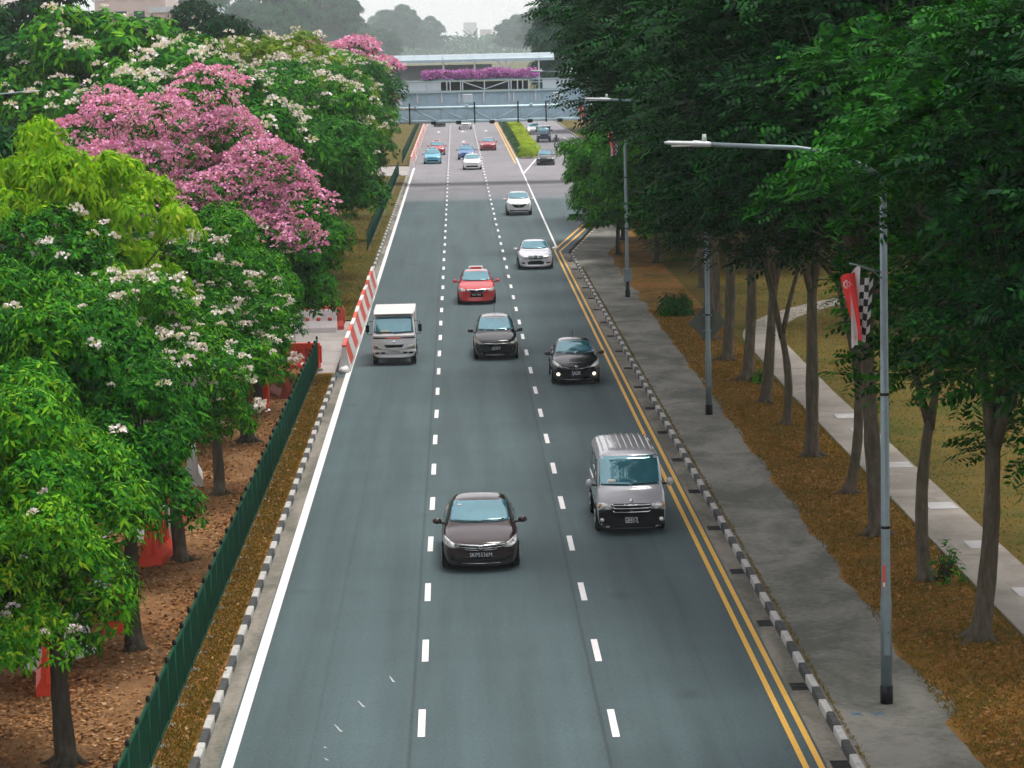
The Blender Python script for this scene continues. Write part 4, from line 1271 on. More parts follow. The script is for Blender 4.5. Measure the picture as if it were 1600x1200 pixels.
c.patch('lit_headlight', disc(.62, .66, .12), M['lamp_on'], off=.02, step=.1)
place(c, -2.49, 419.0, 'dark car with headlamp on, just under the gantry', 'car')
c, hw = build_car('suv', SUV, P_white); face(c)
place(c, 1.25, 403.5, 'white car in the middle lane just under the gantry', 'car')
c, hw = build_car('sedan', TX, P_white); face(c, False)
c.patch('lit_headlight', disc(-.64, .68, .14), M['lamp_on'], off=.02, step=.1)
place(c, 10.2, 374.0, 'pale car with a headlamp on behind the blue pickup', 'car')

# ---- blue pickup truck on the slip road
rows = [hood(.84, 0, .88, .40, .70, .74), hood(.84, .03, .96, .36, .92, .97), hood(.84, .10, .99, .36, 1.12, 1.16), hood(.84, .35, 1, .36, 1.22, 1.26),
        cabin(.84, .42, 1, .36, 1.22, .78, 1.28, 1.30, .97), cabin(.84, .85, 1, .38, 1.22, .72, 1.90, 1.95, .97), cabin(.84, 1.7, 1, .4, 1.22, .72, 1.92, 1.97, .97), hood(.84, 1.78, .97, .45, 1.2, 1.24)]
c = Car('pickup_truck', loft_body(rows, .05), P_dkblue, 1.78)
c.patch('windshield', [(-.70, 1.33), (.70, 1.33), (.64, 1.84), (-.64, 1.84)], M['windshield'], off=.008, step=.15)
c.patch('headlight', [(.50, .80), (.76, .80), (.76, .92), (.50, .92)], M['headlight'], mirror=True, off=.012)
c.patch('grille', [(-.40, .80), (.40, .80), (.44, .98), (-.44, .98)], M['trim_black'], off=.010)
c.patch('bumper', [(-.78, .46), (.78, .46), (.78, .62), (-.78, .62)], M['bumper_black'], off=.016)
mb = MB(); mb.cbox(-.85, .85, 1.86, 4.6, .78, 1.9, .03); mb.build('cargo_bed', P_dkblue, c.root)
mb = MB(); mb.box(-.4, .4, 1.5, 4.5, .45, .78); mb.build('chassis', M['black_metal'], c.root)
for y in (.75, 3.6):
    for s in (-1, 1):
        wo = bpy.data.objects.new('wheel', None); link(wo, c.root); wo.location = (s*.72, y, .34)
        mobj('tyre', _wm[(.34, .2)][0], M['tyre'], wo); mobj('rim', _wm[(.34, .2)][1], M['rim'], wo)
mirrors(c, .84, .6, 1.42, M['trim_black'], .07, .14, .12)
place(c, 10.63, 344.2, 'blue truck on the slip road behind the black sedan', 'truck')

# ---- motorcycle and rider
mc = empty('motorcycle', (11.13, 315.0, 0)); tag(mc, 'dark motorcycle ridden along the slip road beside the black sedan', 'motorcycle')
t_me, r_me = wheel_meshes(.29, .10)
for y in (.30, 1.55):
    wo = bpy.data.objects.new('wheel', None); link(wo, mc); wo.location = (0, y, .29)
    mobj('tyre', t_me, M['tyre'], wo); mobj('rim', r_me, M['rim'], wo)
mb = MB(); mb.tube([(0, .55, .80), (0, .75, .92), (0, 1.0, .86), (0, 1.2, .78), (0, 1.75, .84)], [.06, .17, .17, .13, .06], 10); mb.build('tank_and_seat', P_black, mc)
mb = MB(); mb.tube([(0, .6, .42), (0, .9, .38), (0, 1.2, .42)], [.14, .18, .12], 8); mb.build('engine', M['black_metal'], mc)
for s in (-1, 1):
    mb = MB(); mb.tube([(s*.08, .30, .29), (s*.08, .55, .95)], .03, 6); mb.build('front_fork', M['chrome'], mc)
mb = MB(); mb.tube([(-.36, .72, 1.02), (-.15, .56, 1.0), (.15, .56, 1.0), (.36, .72, 1.02)], .02, 6); mb.build('handlebar', M['black_metal'], mc)
mb = MB(); mb.tube([(0, .36, .86), (0, .46, .86), (0, .54, .86)], [.09, .11, .05], 10); mb.build('headlamp', M['headlight'], mc)
mb = MB(); mb.tube([(.13, .9, .30), (.15, 1.3, .32), (.16, 1.75, .42)], .045, 6); mb.build('exhaust', M['chrome'], mc)

def rider():
    root = empty('person', (11.13, 315.0, 0)); tag(root, 'rider in dark clothes and helmet astride the motorcycle', 'person')
    J = [(0, 1.20, .90), (0, 1.16, 1.15), (0, 1.08, 1.40), (0, 1.04, 1.50), (0, .99, 1.62)]
    Rr = [.15, .15, .17, .06, .10]
    E_ = [(0, 1), (1, 2), (2, 3), (3, 4)]
    for s in (-1, 1):
        n = len(J)
        J += [(s*.20, 1.07, 1.42), (s*.31, .95, 1.20), (s*.33, .74, 1.06)]; Rr += [.07, .05, .035]; E_ += [(2, n), (n, n+1), (n+1, n+2)]
        m = n+3
        J += [(s*.20, .80, .78), (s*.19, .98, .40), (s*.19, .86, .33)]; Rr += [.085, .055, .045]; E_ += [(0, m), (m, m+1), (m+1, m+2)]
    me = bpy.data.meshes.new('p'); me.from_pydata(J, E_, [])
    o = bpy.data.objects.new('p', me); COL.objects.link(o)
    sk = o.modifiers.new('k', 'SKIN')
    for i, v in enumerate(me.skin_vertices[0].data): v.radius = (Rr[i], Rr[i])
    me.skin_vertices[0].data[0].use_root = True
    o.modifiers.new('s', 'SUBSURF').levels = 1
    dg = bpy.context.evaluated_depsgraph_get(); dg.update()
    out = bpy.data.meshes.new_from_object(o.evaluated_get(dg)); bpy.data.objects.remove(o)
    for p in out.polygons: p.use_smooth = True
    mobj('body', out, simple('dark_clothes', (.03, .035, .045), .85), root)
    bm = bmesh.new(); bmesh.ops.create_uvsphere(bm, u_segments=16, v_segments=10, radius=.145)
    for v in bm.verts: v.co = (v.co.x*.92, v.co.y*1.05+.98, v.co.z*1.08+1.66)
    for f in bm.faces: f.smooth = True
    hm = bpy.data.meshes.new('helmet'); bm.to_mesh(hm); bm.free()
    h = mobj('helmet', hm, P_black, root)
    mb = MB(); mb.cbox(-.10, .10, .815, .86, 1.62, 1.71, .02); mb.build('visor', M['side_glass'], h)
    mb = MB()
    for s in (-1, 1):
        for k in range(4):
            mb.tube([(s*.335+(k-1.5)*.018, .75, 1.05), (s*.335+(k-1.5)*.018, .69, 1.045), (s*.335+(k-1.5)*.018, .69, 1.01)], .010, 5)
        mb.tube([(s*.30, .76, 1.04), (s*.275, .72, 1.02)], .011, 5)
    mb.build('fingers', simple('glove', (.03, .03, .03), .9), root)
rider()

# ================================================================== barriers
def barrier_meshes():
    """water-filled barrier: jersey section, a row of tall slots, raised top bar"""
    prof = [(-.27, 0), (.27, 0), (.27, .16), (.15, .40), (.11, .80), (.11, 1.0), (-.11, 1.0), (-.11, .80), (-.15, .40), (-.27, .16)]
    L = 1.9
    mb = MB()
    mb.prism(prof, 'y', -L/2, -L/2+.14); mb.prism(prof, 'y', L/2-.14, L/2)
    low = [(-.27, 0), (.27, 0), (.27, .16), (.17, .36), (-.17, .36), (-.27, .16)]
    mb.prism(low, 'y', -L/2+.14, L/2-.14)
    mb.prism([(-.115, .82), (.115, .82), (.105, 1.0), (-.105, 1.0)], 'y', -L/2+.14, L/2-.14)
    mb.prism([(-.05, .36), (.05, .36), (.05, .82), (-.05, .82)], 'y', -L/2+.14, L/2-.14)
    n = 5
    for k in range(n):
        y = -L/2+.14 + (L-.28)*(k+.5)/n
        mb.prism([(-.16, .36), (.16, .36), (.12, .82), (-.12, .82)], 'y', y-.055, y+.055)
    body = mb.mesh('body')
    lug = MB(); lug.cbox(-.07, .07, L/2, L/2+.07, .25, .9, .02)
    tops = MB(); tops.tube([(0, .55, 1.0), (0, .55, 1.05)], .05, 10)
    return body, lug.mesh('lug'), tops.mesh('filler_cap')
WB = barrier_meshes()
def water_barrier(label, x, y, rz, mat, z=GZ, tilt=0.0):
    r = empty('water_barrier', (x, y, z), rz); r.rotation_euler = (0, tilt, rz)
    tag(r, label, 'barrier', 'plastic barriers along the leaf litter')
    for nm_, me, flip in (('body', WB[0], 0), ('lug', WB[1], 0), ('lug', WB[1], 1), ('filler_cap', WB[2], 0), ('filler_cap', WB[2], 1)):
        o = bpy.data.objects.new(nm_, me); link(o, r)
        if flip: o.rotation_euler = (0, 0, math.pi)
        if len(me.materials) == 0: me.materials.append(None)
        o.material_slots[0].link = 'OBJECT'; o.material_slots[0].material = mat if nm_ != 'filler_cap' else M['bumper_black']
    return r
O, W_, BR = M['orange_plastic'], M['white_plastic'], M['brick_plastic']
water_barrier('orange-red barrier half under leaves left of the nearest tree trunk', -8.0, 52.8, R(8), O)
water_barrier('white barrier behind the nearest tree trunk', -8.15, 55.0, R(-25), W_)
water_barrier('orange-red barrier beside the second tree trunk', -7.35, 58.4, R(4), O)
water_barrier('white barrier between two orange-red ones behind the second trunk', -7.75, 60.6, R(22), W_)
water_barrier('orange-red barrier behind the second tree trunk, end facing the camera', -7.35, 66.0, R(-4), O)
water_barrier('white barrier standing behind the third tree trunk', -7.7, 68.6, R(28), W_)
water_barrier('orange-red barrier tucked behind the third tree trunk', -7.6, 71.5, R(-10), O)
water_barrier('white barrier left of the fourth tree trunk', -7.6, 78.0, R(6), W_)
water_barrier('orange barrier glimpsed below the blossom, left of the fifth trunk', -7.5, 94.0, R(80), O)
water_barrier('faded red barrier tilted behind the end of the railing', -6.25, 97.2, R(14), BR, tilt=R(-7))
water_barrier('orange-red slotted barrier broadside at the pale yard edge', -6.3, 105.6, R(86), O, .06)
# white barrier with red discs, red barrier behind it
r = empty('white_barrier', (-6.3, 119.6, .05), R(88)); tag(r, 'white barrier with a row of red round holes in the yard', 'barrier')
mb = MB(); mb.prism([(-.26, 0), (.26, 0), (.26, .2), (.12, .5), (.10, .95), (-.10, .95), (-.12, .5), (-.26, .2)], 'y', -1.0, 1.0); mb.build('body', W_, r)
for k in range(4):
    y = -.72 + k*.48
    for s in (1, -1):
        mb = MB(); mb.tube([(s*.10, y, .56), (s*.125, y, .56)], .115, 14); d = mb.build('hole_rim', W_, r)
        mb = MB(); mb.tube([(s*.11, y, .56), (s*.13, y, .56)], .092, 14); mb.build('red_hole', M['stripe_red'], d)
water_barrier('red barrier standing behind the white one with round holes', -6.0, 120.6, R(88), M['stripe_red'], .05)

# striped barriers along the carriageway: sloping board, diagonal red bands, banded top
def striped_meshes(L):
    X0, X1 = -.24, .24
    body = MB(); body.prism([(X0, 0), (X1, 0), (X1-.02, .14), (.06, .93), (-.06, .93), (X0+.02, .14)], 'y', -L/2+.01, L/2-.01)
    bands = MB()
    n = 1
    w = L/(2*n)
    for k in range(n):
        y0 = -L/2 + (2*k)*w + .02
        for s in (1, -1):
            def P(y, t):
                z = .16 + t*.74; x = s*((X1-.022)*(1-t) + .064*t + .004)
                return (x, min(max(y, -L/2+.012), L/2-.012), z)
            sh = .9
            bands.add([P(y0+sh, 0), P(y0+sh+w, 0), P(y0+w, 1), P(y0, 1)] + [(p[0]-s*.02, p[1], p[2]) for p in (P(y0+sh, 0), P(y0+sh+w, 0), P(y0+w, 1), P(y0, 1))],
                      [(0, 1, 2, 3), (7, 6, 5, 4), (0, 4, 5, 1), (1, 5, 6, 2), (2, 6, 7, 3), (3, 7, 4, 0)])
    # end face bands so the near end reads striped too
    top = MB()
    for k in range(n):
        y0 = -L/2 + 2*k*w + .012
        top.cbox(-.075, .075, y0, y0+w-.01, .90, 1.0, .012)
    topw = MB()
    for k in range(n):
        y0 = -L/2 + (2*k+1)*w + .002
        topw.cbox(-.075, .075, y0, y0+w-.014, .90, 1.0, .012)
    return [('body', body.mesh('body'), M['stripe_white']), ('diagonal_band', bands.mesh('diagonal_band'), M['stripe_red']),
            ('top_red', top.mesh('top_red'), M['stripe_red']), ('top_white', topw.mesh('top_white'), M['stripe_white'])]
SB2 = striped_meshes(5.3)
def striped(label, x, y, group, sc=1.0):
    r = empty('striped_barrier', (x, y, .01), rng.uniform(-.012, .012)); tag(r, label, 'barrier', group)
    r.scale = (1, sc, 1)
    for nm_, me, mt in SB2: mobj(nm_, me, mt, r)
    return r
ords = ['nearest', 'second', 'third', 'fourth', 'fifth', 'sixth', 'seventh', 'eighth', 'ninth', 'tenth', 'eleventh', 'twelfth', 'thirteenth', 'fourteenth', 'fifteenth', 'sixteenth', 'seventeenth', 'eighteenth', 'nineteenth', 'twentieth']
for k in range(7):
    striped(f'red and white striped barrier, {ords[k]} of the row beside the lorry', -4.42, 107.6 + 5.36*k, 'striped barriers beside the lorry')
for k in range(28):
    striped('hazy red and white striped barrier in the far line before the gantry', -4.62, 284 + 5.36*k, 'far line of striped barriers')
# white sand bag holding the nearest barrier
bm = bmesh.new(); bmesh.ops.create_uvsphere(bm, u_segments=14, v_segments=9, radius=1)
for v in bm.verts:
    k = 1 + .12*math.sin(v.co.x*5+v.co.y*3) + .08*math.sin(v.co.y*9)
    v.co = (v.co.x*.20*k, v.co.y*.30*k, max(-.08, v.co.z*.16*k))
for f in bm.faces: f.smooth = True
me = bpy.data.meshes.new('sandbag'); bm.to_mesh(me); bm.free()
tag(mobj('sandbag', me, M['white_plastic'], None, (-4.40, 104.7, .085)), 'white sandbag at the foot of the first striped barrier', 'sandbag')
# red marker post at the slip road edge
r = empty('marker_post', (15.0, 300.5, .0)); tag(r, 'thin red marker post at the slip road edge by the gantry column', 'post')
mb = MB(); mb.tube([(0, 0, 0), (0, 0, .06)], .18, 10); mb.build('foot', M['bumper_black'], r)
mb = MB(); mb.tube([(0, 0, .05), (0, 0, 1.5)], [.07, .055], 10); mb.build('shaft', M['stripe_red'], r)
# ================================================================== trees
def quads(name, V, mat):
    """V: (n,4,3) array -> mesh of n separate quads"""
    V = np.asarray(V, dtype=np.float32)
    n = len(V)
    me = bpy.data.meshes.new(name)
    me.vertices.add(n*4); me.vertices.foreach_set('co', V.reshape(-1))
    me.loops.add(n*4); me.loops.foreach_set('vertex_index', np.arange(n*4, dtype=np.int32))
    me.polygons.add(n)
    me.polygons.foreach_set('loop_start', np.arange(0, n*4, 4, dtype=np.int32))
    me.polygons.foreach_set('loop_total', np.full(n, 4, dtype=np.int32))
    me.update(calc_edges=True)
    me.materials.append(mat)
    return me

def nrm(a):
    return a/np.maximum(np.linalg.norm(a, axis=-1, keepdims=True), 1e-9)

def leaf_quads(P, D, S, L, Wd, fold=.12):
    """diamond leaves: base P, direction D, side S"""
    Nn = np.cross(D, S)
    L = np.asarray(L)[:, None]; Wd = np.asarray(Wd)[:, None]
    mid = P + D*L*.45
    tip = P + D*L - np.array([0, 0, 1.0])*L*.12
    return np.stack([P, mid + S*Wd*.5 + Nn*Wd*fold, tip, mid - S*Wd*.5 + Nn*Wd*fold], axis=1)

UP = np.array([0, 0, 1.0])
def palmate(rs, P, O, size, nl=5, droop=.45):
    n = len(P)
    h = rs.normal(size=(n, 3))
    e1 = nrm(np.cross(O, h)); e2 = np.cross(O, e1)
    out = []
    sz = size*rs.uniform(.45, 1.5, n)
    for j in range(nl):
        a = 2*np.pi*j/nl + rs.uniform(-.6, .6, n)
        d = nrm((np.cos(a)[:, None]*e1 + np.sin(a)[:, None]*e2)*.85 + O*.25 - UP*droop*rs.uniform(.1, 1.9, n)[:, None])
        s = nrm(np.cross(d, O + .2*rs.normal(size=(n, 3))))
        out.append(leaf_quads(P + .12*sz[:, None]*rs.normal(size=(n, 3)), d, s, sz*rs.uniform(.5, 1.35, n), sz*.36))
    return np.concatenate(out)

def spray(rs, P, Dr, size, pairs=5, droop=.25):
    n = len(P)
    out = []
    s = nrm(np.cross(Dr, UP + .35*rs.normal(size=(n, 3))))
    nn = np.cross(s, Dr)
    L = size*rs.uniform(.7, 1.3, n)
    for j in range(pairs):
        t = (j+.6)/pairs
        base = P + Dr*(L*t)[:, None] - UP*(L*droop*t*t)[:, None]
        for sg in (-1, 1):
            d = nrm(s*sg*.9 + Dr*.5 - UP*.22*rs.uniform(.2, 1.4, n)[:, None])
            ll = L*.36*(1.05-.45*abs(t-.45))*rs.uniform(.8, 1.2, n)
            out.append(leaf_quads(base, d, nrm(np.cross(d, nn)), ll, ll*.42, .08))
    return np.concatenate(out)

def sphere_dirs(rs, n):
    return nrm(rs.normal(size=(n, 3)))

def targets_in(rs, c, r, T, lo=.45, zmin=-.75, mind=.32):
    pts = []
    tries = 0
    while len(pts) < T and tries < T*60:
        tries += 1
        d = sphere_dirs(rs, 1)[0]
        if d[2] < zmin: continue
        u = rs.uniform(lo, 1.0)*rs.choice([1.0, 1.0, 1.0, 1.16])
        q = d*u
        if all(np.linalg.norm(q-w) > mind for w in pts): pts.append(q)
    return np.array(pts)*np.array(r) + np.array(c)

def skeleton(rs, fork, base_r, targets, limbs=5, lean=(0, 0), sides=8, wig=.25, roots=True):
    mb = MB()
    fz = fork[2]
    n = 9
    pts, rad = [], []
    bx_, by_, jx_ = rs.uniform(-1, 1)*wig*.55, rs.uniform(-1, 1)*wig*.5, rs.uniform(-1, 1)*wig*.08
    for k in range(n+1):
        t = k/n
        pts.append((fork[0]*t*t + bx_*math.sin(t*math.pi) + jx_*math.sin(t*7), fork[1]*t*t + by_*math.sin(t*math.pi), fz*t - .15*(1-t)))
        rad.append(base_r*rs.uniform(.93, 1.07)*(1.0 - .36*t)*(1.45 if k == 0 else 1.0 if k > 1 else 1.08))
    pts[0] = (0, 0, -.15)
    pts.insert(1, (pts[1][0]*.25, pts[1][1]*.25, .18)); rad.insert(1, base_r*1.15)
    mb.tube(pts, rad, sides)
    if roots:
        for k in range(5):
            a = 2*math.pi*k/5 + rs.uniform(-.4, .4); L = base_r*rs.uniform(2.0, 3.4)
            mb.tube([(0, 0, base_r*1.1), (L*.5*math.cos(a), L*.5*math.sin(a), .05), (L*math.cos(a), L*math.sin(a), -.05)], [base_r*.7, base_r*.36, .02], 5)
    F = np.array(pts[-1])
    az = np.arctan2(targets[:, 1]-F[1], targets[:, 0]-F[0])
    order = np.argsort(az)
    groups = np.array_split(order, limbs)
    r1 = base_r*.60
    for g in groups:
        if len(g) == 0: continue
        c = targets[g].mean(axis=0)
        node = F + (c-F)*.52 + rs.normal(size=3)*wig*.6
        mid = F + (node-F)*.5 + np.array([0, 0, .25*np.linalg.norm(node-F)*.5]) + rs.normal(size=3)*wig*.4
        k0 = F - np.array([0, 0, base_r*1.2])
        mb.tube([k0, F + (mid-F)*.45, mid, node], [r1*.95, r1*.8, r1*.66, r1*.5], 6)
        for i in g:
            t = targets[i]
            m = node + (t-node)*.5 + rs.normal(size=3)*wig*.7 + np.array([0, 0, .1])
            mb.tube([node, m, t], [r1*.42, r1*.24, r1*.06], 5)
    return mb

def clump_points(rs, C, rad, per, flat=.62, shell=.55):
    P, O = [], []
    for c, r in zip(C, rad):
        n = max(3, int(per*r*r))
        d = sphere_dirs(rs, n)
        d[:, 2] = np.where(d[:, 2] < -.35, -d[:, 2], d[:, 2])
        u = shell + (1-shell)*rs.uniform(0, 1, n)**.6
        q = d*(u*r)[:, None]; q[:, 2] *= flat
        P.append(c + q); O.append(d)
    return np.concatenate(P), np.concatenate(O)

def blossoms(rs, P, size, petals=11, flat=.5):
    n = len(P)
    out = []
    s = size*rs.uniform(.55, 1.3, n)
    for j in range(petals):
        d = sphere_dirs(rs, n); d[:, 2] = np.abs(d[:, 2])
        off = d*(s*.55)[:, None]; off[:, 2] *= flat
        dd = nrm(d + .5*rs.normal(size=(n, 3)))
        sd = nrm(np.cross(dd, rs.normal(size=(n, 3))))
        out.append(leaf_quads(P + off, dd, sd, s*.55, s*.5, .2))
    return np.concatenate(out)

KINDS = {}
def tree_kind(key, seed, fork, base_r, crown_c, crown_r, T, clump, per, style, leaf, size, bark_, limbs=5, flowers=None, wig=.25, extra=0, lo=.45, zmin=-.75, flat=.62, mind=.32, droop=.45):
    rs = np.random.RandomState(seed)
    tg = targets_in(rs, crown_c, crown_r, T, lo, zmin, mind)
    sk = skeleton(rs, fork, base_r, tg, limbs, wig=wig)
    trunk = sk.mesh('trunk'); trunk.materials.append(M[bark_])
    rad = clump*rs.uniform(.45, 1.45, len(tg))
    P, O = clump_points(rs, tg, rad, per, flat)
    if style == 'palm':
        V = palmate(rs, P, nrm(O + UP*.5), size, 5, droop)
    elif style == 'palm3':
        V = palmate(rs, P, nrm(O + UP*.4), size, 3, droop)
    else:
        d = O.copy(); d[:, 2] *= .35
        d = nrm(d + .45*rs.normal(size=d.shape)*np.array([1, 1, .35]))
        V = spray(rs, P, d, size)
    foliage = quads('crown', V, M[leaf])
    parts = [('trunk', trunk), ('crown', foliage)]
    if flowers:
        mat, count, fs, pet, ftop = flowers
        # clusters sit on the outer, upper skin of the clumps
        FP, FO = clump_points(rs, tg, rad*1.10, max(6, count/ (len(tg)*clump*clump)), flat*1.05, .9)
        rel = (FP - np.array(crown_c))/np.array(crown_r)
        keep = (FO[:, 2] > -.1) & (np.linalg.norm(rel, axis=1) > ftop)
        FP = FP[keep]
        if len(FP) > count: FP = FP[rs.permutation(len(FP))[:count]]
        parts.append(('blossom', quads('blossom', blossoms(rs, FP, fs, pet), M[mat])))
    KINDS[key] = parts

# left-hand trumpet trees
tree_kind('near_a', 11, (-.1, .1, 2.3), .19, (-1.45, .2, 3.9), (2.75, 3.1, 2.4), 90, .70, 560, 'palm', 'leaf_bright', .135, 'bark_dark', 5, zmin=-.95, flat=.95, mind=.22, lo=.35, droop=.6)
tree_kind('near_b', 12, (.05, -.1, 2.6), .18, (-1.2, .0, 4.4), (2.6, 3.1, 2.2), 84, .68, 540, 'palm', 'leaf_bright', .13, 'bark_dark', 5, ('white_bloom', 60, .16, 16, .5), zmin=-.9, flat=.95, mind=.23, lo=.35, droop=.6)
tree_kind('near_white', 13, (.0, .1, 2.5), .17, (-.75, .0, 4.5), (2.5, 3.1, 1.95), 60, .66, 360, 'palm', 'leaf_bright', .135, 'bark_pale', 5, ('white_bloom', 380, .17, 18, .55), flat=.9, mind=.28, droop=.6)
tree_kind('mid_green', 14, (.1, 0, 2.6), .19, (-.2, .0, 5.2), (3.0, 3.3, 2.6), 80, .85, 190, 'palm', 'leaf_mid', .21, 'bark_dark', 5, flat=.9, mind=.24)
tree_kind('mid_mixed', 15, (-.1, 0, 2.8), .20, (-.1, .0, 6.0), (3.3, 3.5, 3.0), 80, .9, 180, 'palm', 'leaf_bright', .21, 'bark_dark', 5, ('white_bloom', 200, .22, 14, .7), flat=.9, mind=.24)
tree_kind('yellow', 16, (.1, .1, 3.6), .19, (.0, .0, 6.6), (3.3, 3.1, 2.9), 84, .66, 240, 'palm', 'leaf_yellow', .22, 'bark_pale', 7, droop=1.0, flat=1.05, mind=.26)
tree_kind('pink', 17, (.1, 0, 2.8), .23, (-.2, .0, 6.1), (4.3, 4.2, 4.0), 110, .95, 66, 'palm', 'leaf_mid', .17, 'bark_dark', 8, ('pink', 7600, .20, 9, .45), mind=.23, lo=.5, flat=.7)
tree_kind('turning', 18, (.1, 0, 3.0), .20, (.0, .0, 6.6), (3.2, 3.2, 3.2), 74, .95, 130, 'palm', 'leaf_autumn', .25, 'bark_dark', 5, ('white_bloom', 320, .26, 12, .6), flat=.8, mind=.24)
tree_kind('big_green', 19, (.2, 0, 4.2), .30, (.0, .0, 8.4), (4.8, 4.8, 4.0), 70, 1.6, 55, 'palm', 'leaf_bright', .42, 'bark_dark', 6, ('white_bloom', 230, .30, 12, .75))
tree_kind('big_white', 20, (.2, 0, 4.2), .28, (.0, .0, 7.6), (5.0, 4.6, 3.2), 70, 1.4, 70, 'palm', 'leaf_mid', .36, 'bark_dark', 6, ('white_bloom', 650, .30, 14, .72))
tree_kind('big_dark', 21, (.2, 0, 4.0), .34, (.0, .0, 8.0), (5.0, 5.0, 5.0), 70, 1.8, 60, 'palm3', 'leaf_dark', .50, 'bark_dark', 6)
tree_kind('far_green', 22, (.2, 0, 5), .40, (.0, .0, 11.0), (7.5, 7.5, 7.5), 80, 2.4, 34, 'palm3', 'leaf_far_hazed', .85, 'bark_dark', 6)
tree_kind('far_pink', 23, (.1, 0, 4), .22, (.0, .0, 7.6), (3.6, 3.6, 3.4), 46, 1.2, 60, 'palm3', 'leaf_mid', .36, 'bark_dark', 5, ('pink', 1500, .46, 9, .3))
# right-hand feathery trees
tree_kind('rain_a', 31, (.35, .2, 4.2), .205, (.3, .0, 10.3), (3.9, 3.7, 4.2), 70, 1.35, 56, 'spray', 'leaf_dark', .62, 'bark_pale', 4, wig=.5, flat=.5, zmin=-.8)
tree_kind('rain_b', 32, (-.4, .1, 3.4), .175, (-.2, .2, 10.2), (3.9, 3.8, 4.3), 70, 1.35, 56, 'spray', 'leaf_dark', .60, 'bark_pale', 3, wig=.6, flat=.5, zmin=-.8)
tree_kind('rain_c', 33, (.1, -.3, 5.0), .215, (.0, .2, 10.4), (4.1, 3.9, 4.1), 70, 1.4, 54, 'spray', 'leaf_dark', .64, 'bark_pale', 4, wig=.4, flat=.5, zmin=-.7)
tree_kind('rain_fresh', 34, (-.5, .1, 5.6), .20, (-1.0, .3, 9.95), (3.0, 2.6, 1.9), 60, 1.0, 110, 'spray', 'leaf_fresh', .46, 'bark_pale', 4, wig=.5, flat=.45, zmin=-.8, mind=.26)
tree_kind('rain_low', 38, (.4, .1, 3.9), .23, (1.0, .0, 8.2), (3.3, 3.3, 5.2), 74, 1.2, 70, 'spray', 'leaf_fresh', .55, 'bark_pale', 4, wig=.4, flat=.5, zmin=-.85)
tree_kind('bushy', 35, (.0, .0, 1.6), .13, (.0, .0, 3.7), (2.2, 2.6, 2.7), 50, .85, 200, 'palm', 'leaf_bright', .22, 'bark_dark', 5, lo=.55, zmin=-.95)
tree_kind('big_rain', 36, (.2, 0, 5.5), .38, (.0, .0, 11.0), (5.6, 5.6, 5.2), 80, 1.9, 22, 'spray', 'leaf_dark', 1.15, 'bark_dark', 5, flat=.5, zmin=-.85)

tree_kind('rain_high', 37, (.2, .1, 6.2), .24, (.0, .2, 11.0), (3.9, 3.8, 3.6), 66, 1.35, 46, 'spray', 'leaf_dark', .70, 'bark_pale', 4, wig=.4, flat=.5, zmin=-.5)

def tree(kind, label, cat, x, y, rz=None, s=1.0, sz=None, group=None, name=None, tilt=(0, 0)):
    r = empty(name or {'near': 'trumpet_tree', 'mid_': 'trumpet_tree', 'yell': 'trumpet_tree', 'pink': 'trumpet_tree', 'turn': 'trumpet_tree', 'rain': 'rain_tree', 'bush': 'bushy_tree', 'far_': 'distant_tree'}.get(kind[:4], 'broadleaf_tree'), (x, y, GZ-.02))
    r.rotation_euler = (tilt[0], tilt[1], rng.uniform(0, 6.28) if rz is None else rz)
    r.scale = (s, s, sz or s)
    tag(r, label, cat, group)
    for nm_, me in KINDS[kind]:
        mobj(nm_, me, None, r)
    return r

LG = 'trumpet trees along the railing'
tree('near_a', 'leafy green tree nearest the camera, its trunk cut by the lower left corner', 'tree', -6.87, 46.8, R(4), 1.0, group=LG)
tree('near_b', 'green tree behind the nearest one, straight bare trunk beside an orange barrier', 'tree', -6.74, 55.9, R(-8), 1.02, group=LG)
tree('near_white', 'green tree with scattered white blossom, third trunk along the railing', 'tree', -6.76, 65.7, R(10), 1.02, group=LG)
tree('near_white', 'tree with white blossom on bare twigs, fourth trunk along the railing', 'tree', -6.67, 75.6, R(-14), 1.05, group=LG)
tree('near_a', 'green tree with a flared trunk, fifth along the railing', 'tree', -6.63, 85.7, R(6), 1.08, group=LG)
tree('near_b', 'green tree with a dark trunk, sixth along the railing', 'tree', -6.84, 93.6, R(12), .98, group=LG)
tree('near_b', 'low leafy tree in the lower left corner, left of the nearest trunk', 'tree', -9.3, 45.2, 3.1, .84, group=LG)
BG = 'second row of trees on the left verge'
tree('near_b', 'green tree filling the left border beside the nearest barriers', 'tree', -10.6, 53.5, 2.4, 1.05, group=BG)
tree('near_a', 'green tree at the left border, below the yellow-green tree', 'tree', -10.9, 62.5, 3.6, 1.1, group=BG)
tree('mid_mixed', 'green tree with white blossom under the yellow-green crown', 'tree', -11.2, 70.5, 1.2, .88, group=BG)
tree('mid_green', 'green tree between the yellow-green and pink crowns', 'tree', -10.0, 80.5, .4, .88, group=BG)
tree('yellow', 'yellow-green tree with drooping leaves at the left border', 'tree', -10.7, 73.0, .6, 1.02, group=BG)
tree('pink', 'large tree covered in pink blossom', 'tree', -9.5, 95.0, .3, 1.04, 1.02, group=BG)
tree('mid_green', 'green tree below and right of the pink tree', 'tree', -7.3, 101.5, 2.0, .82, group=BG)
tree('yellow', 'small yellow-green tree left of the pink crown', 'tree', -13.6, 86.0, 2.0, .88, group=BG)
tree('big_white', 'broad tree topped with white blossom behind the pink tree', 'tree', -11.6, 118, 1.0, 1.0, 1.02, group=BG)
tree('big_white', 'white-blossomed tree left of and behind the pink crown', 'tree', -15.2, 111, 2.2, .74, group=BG)
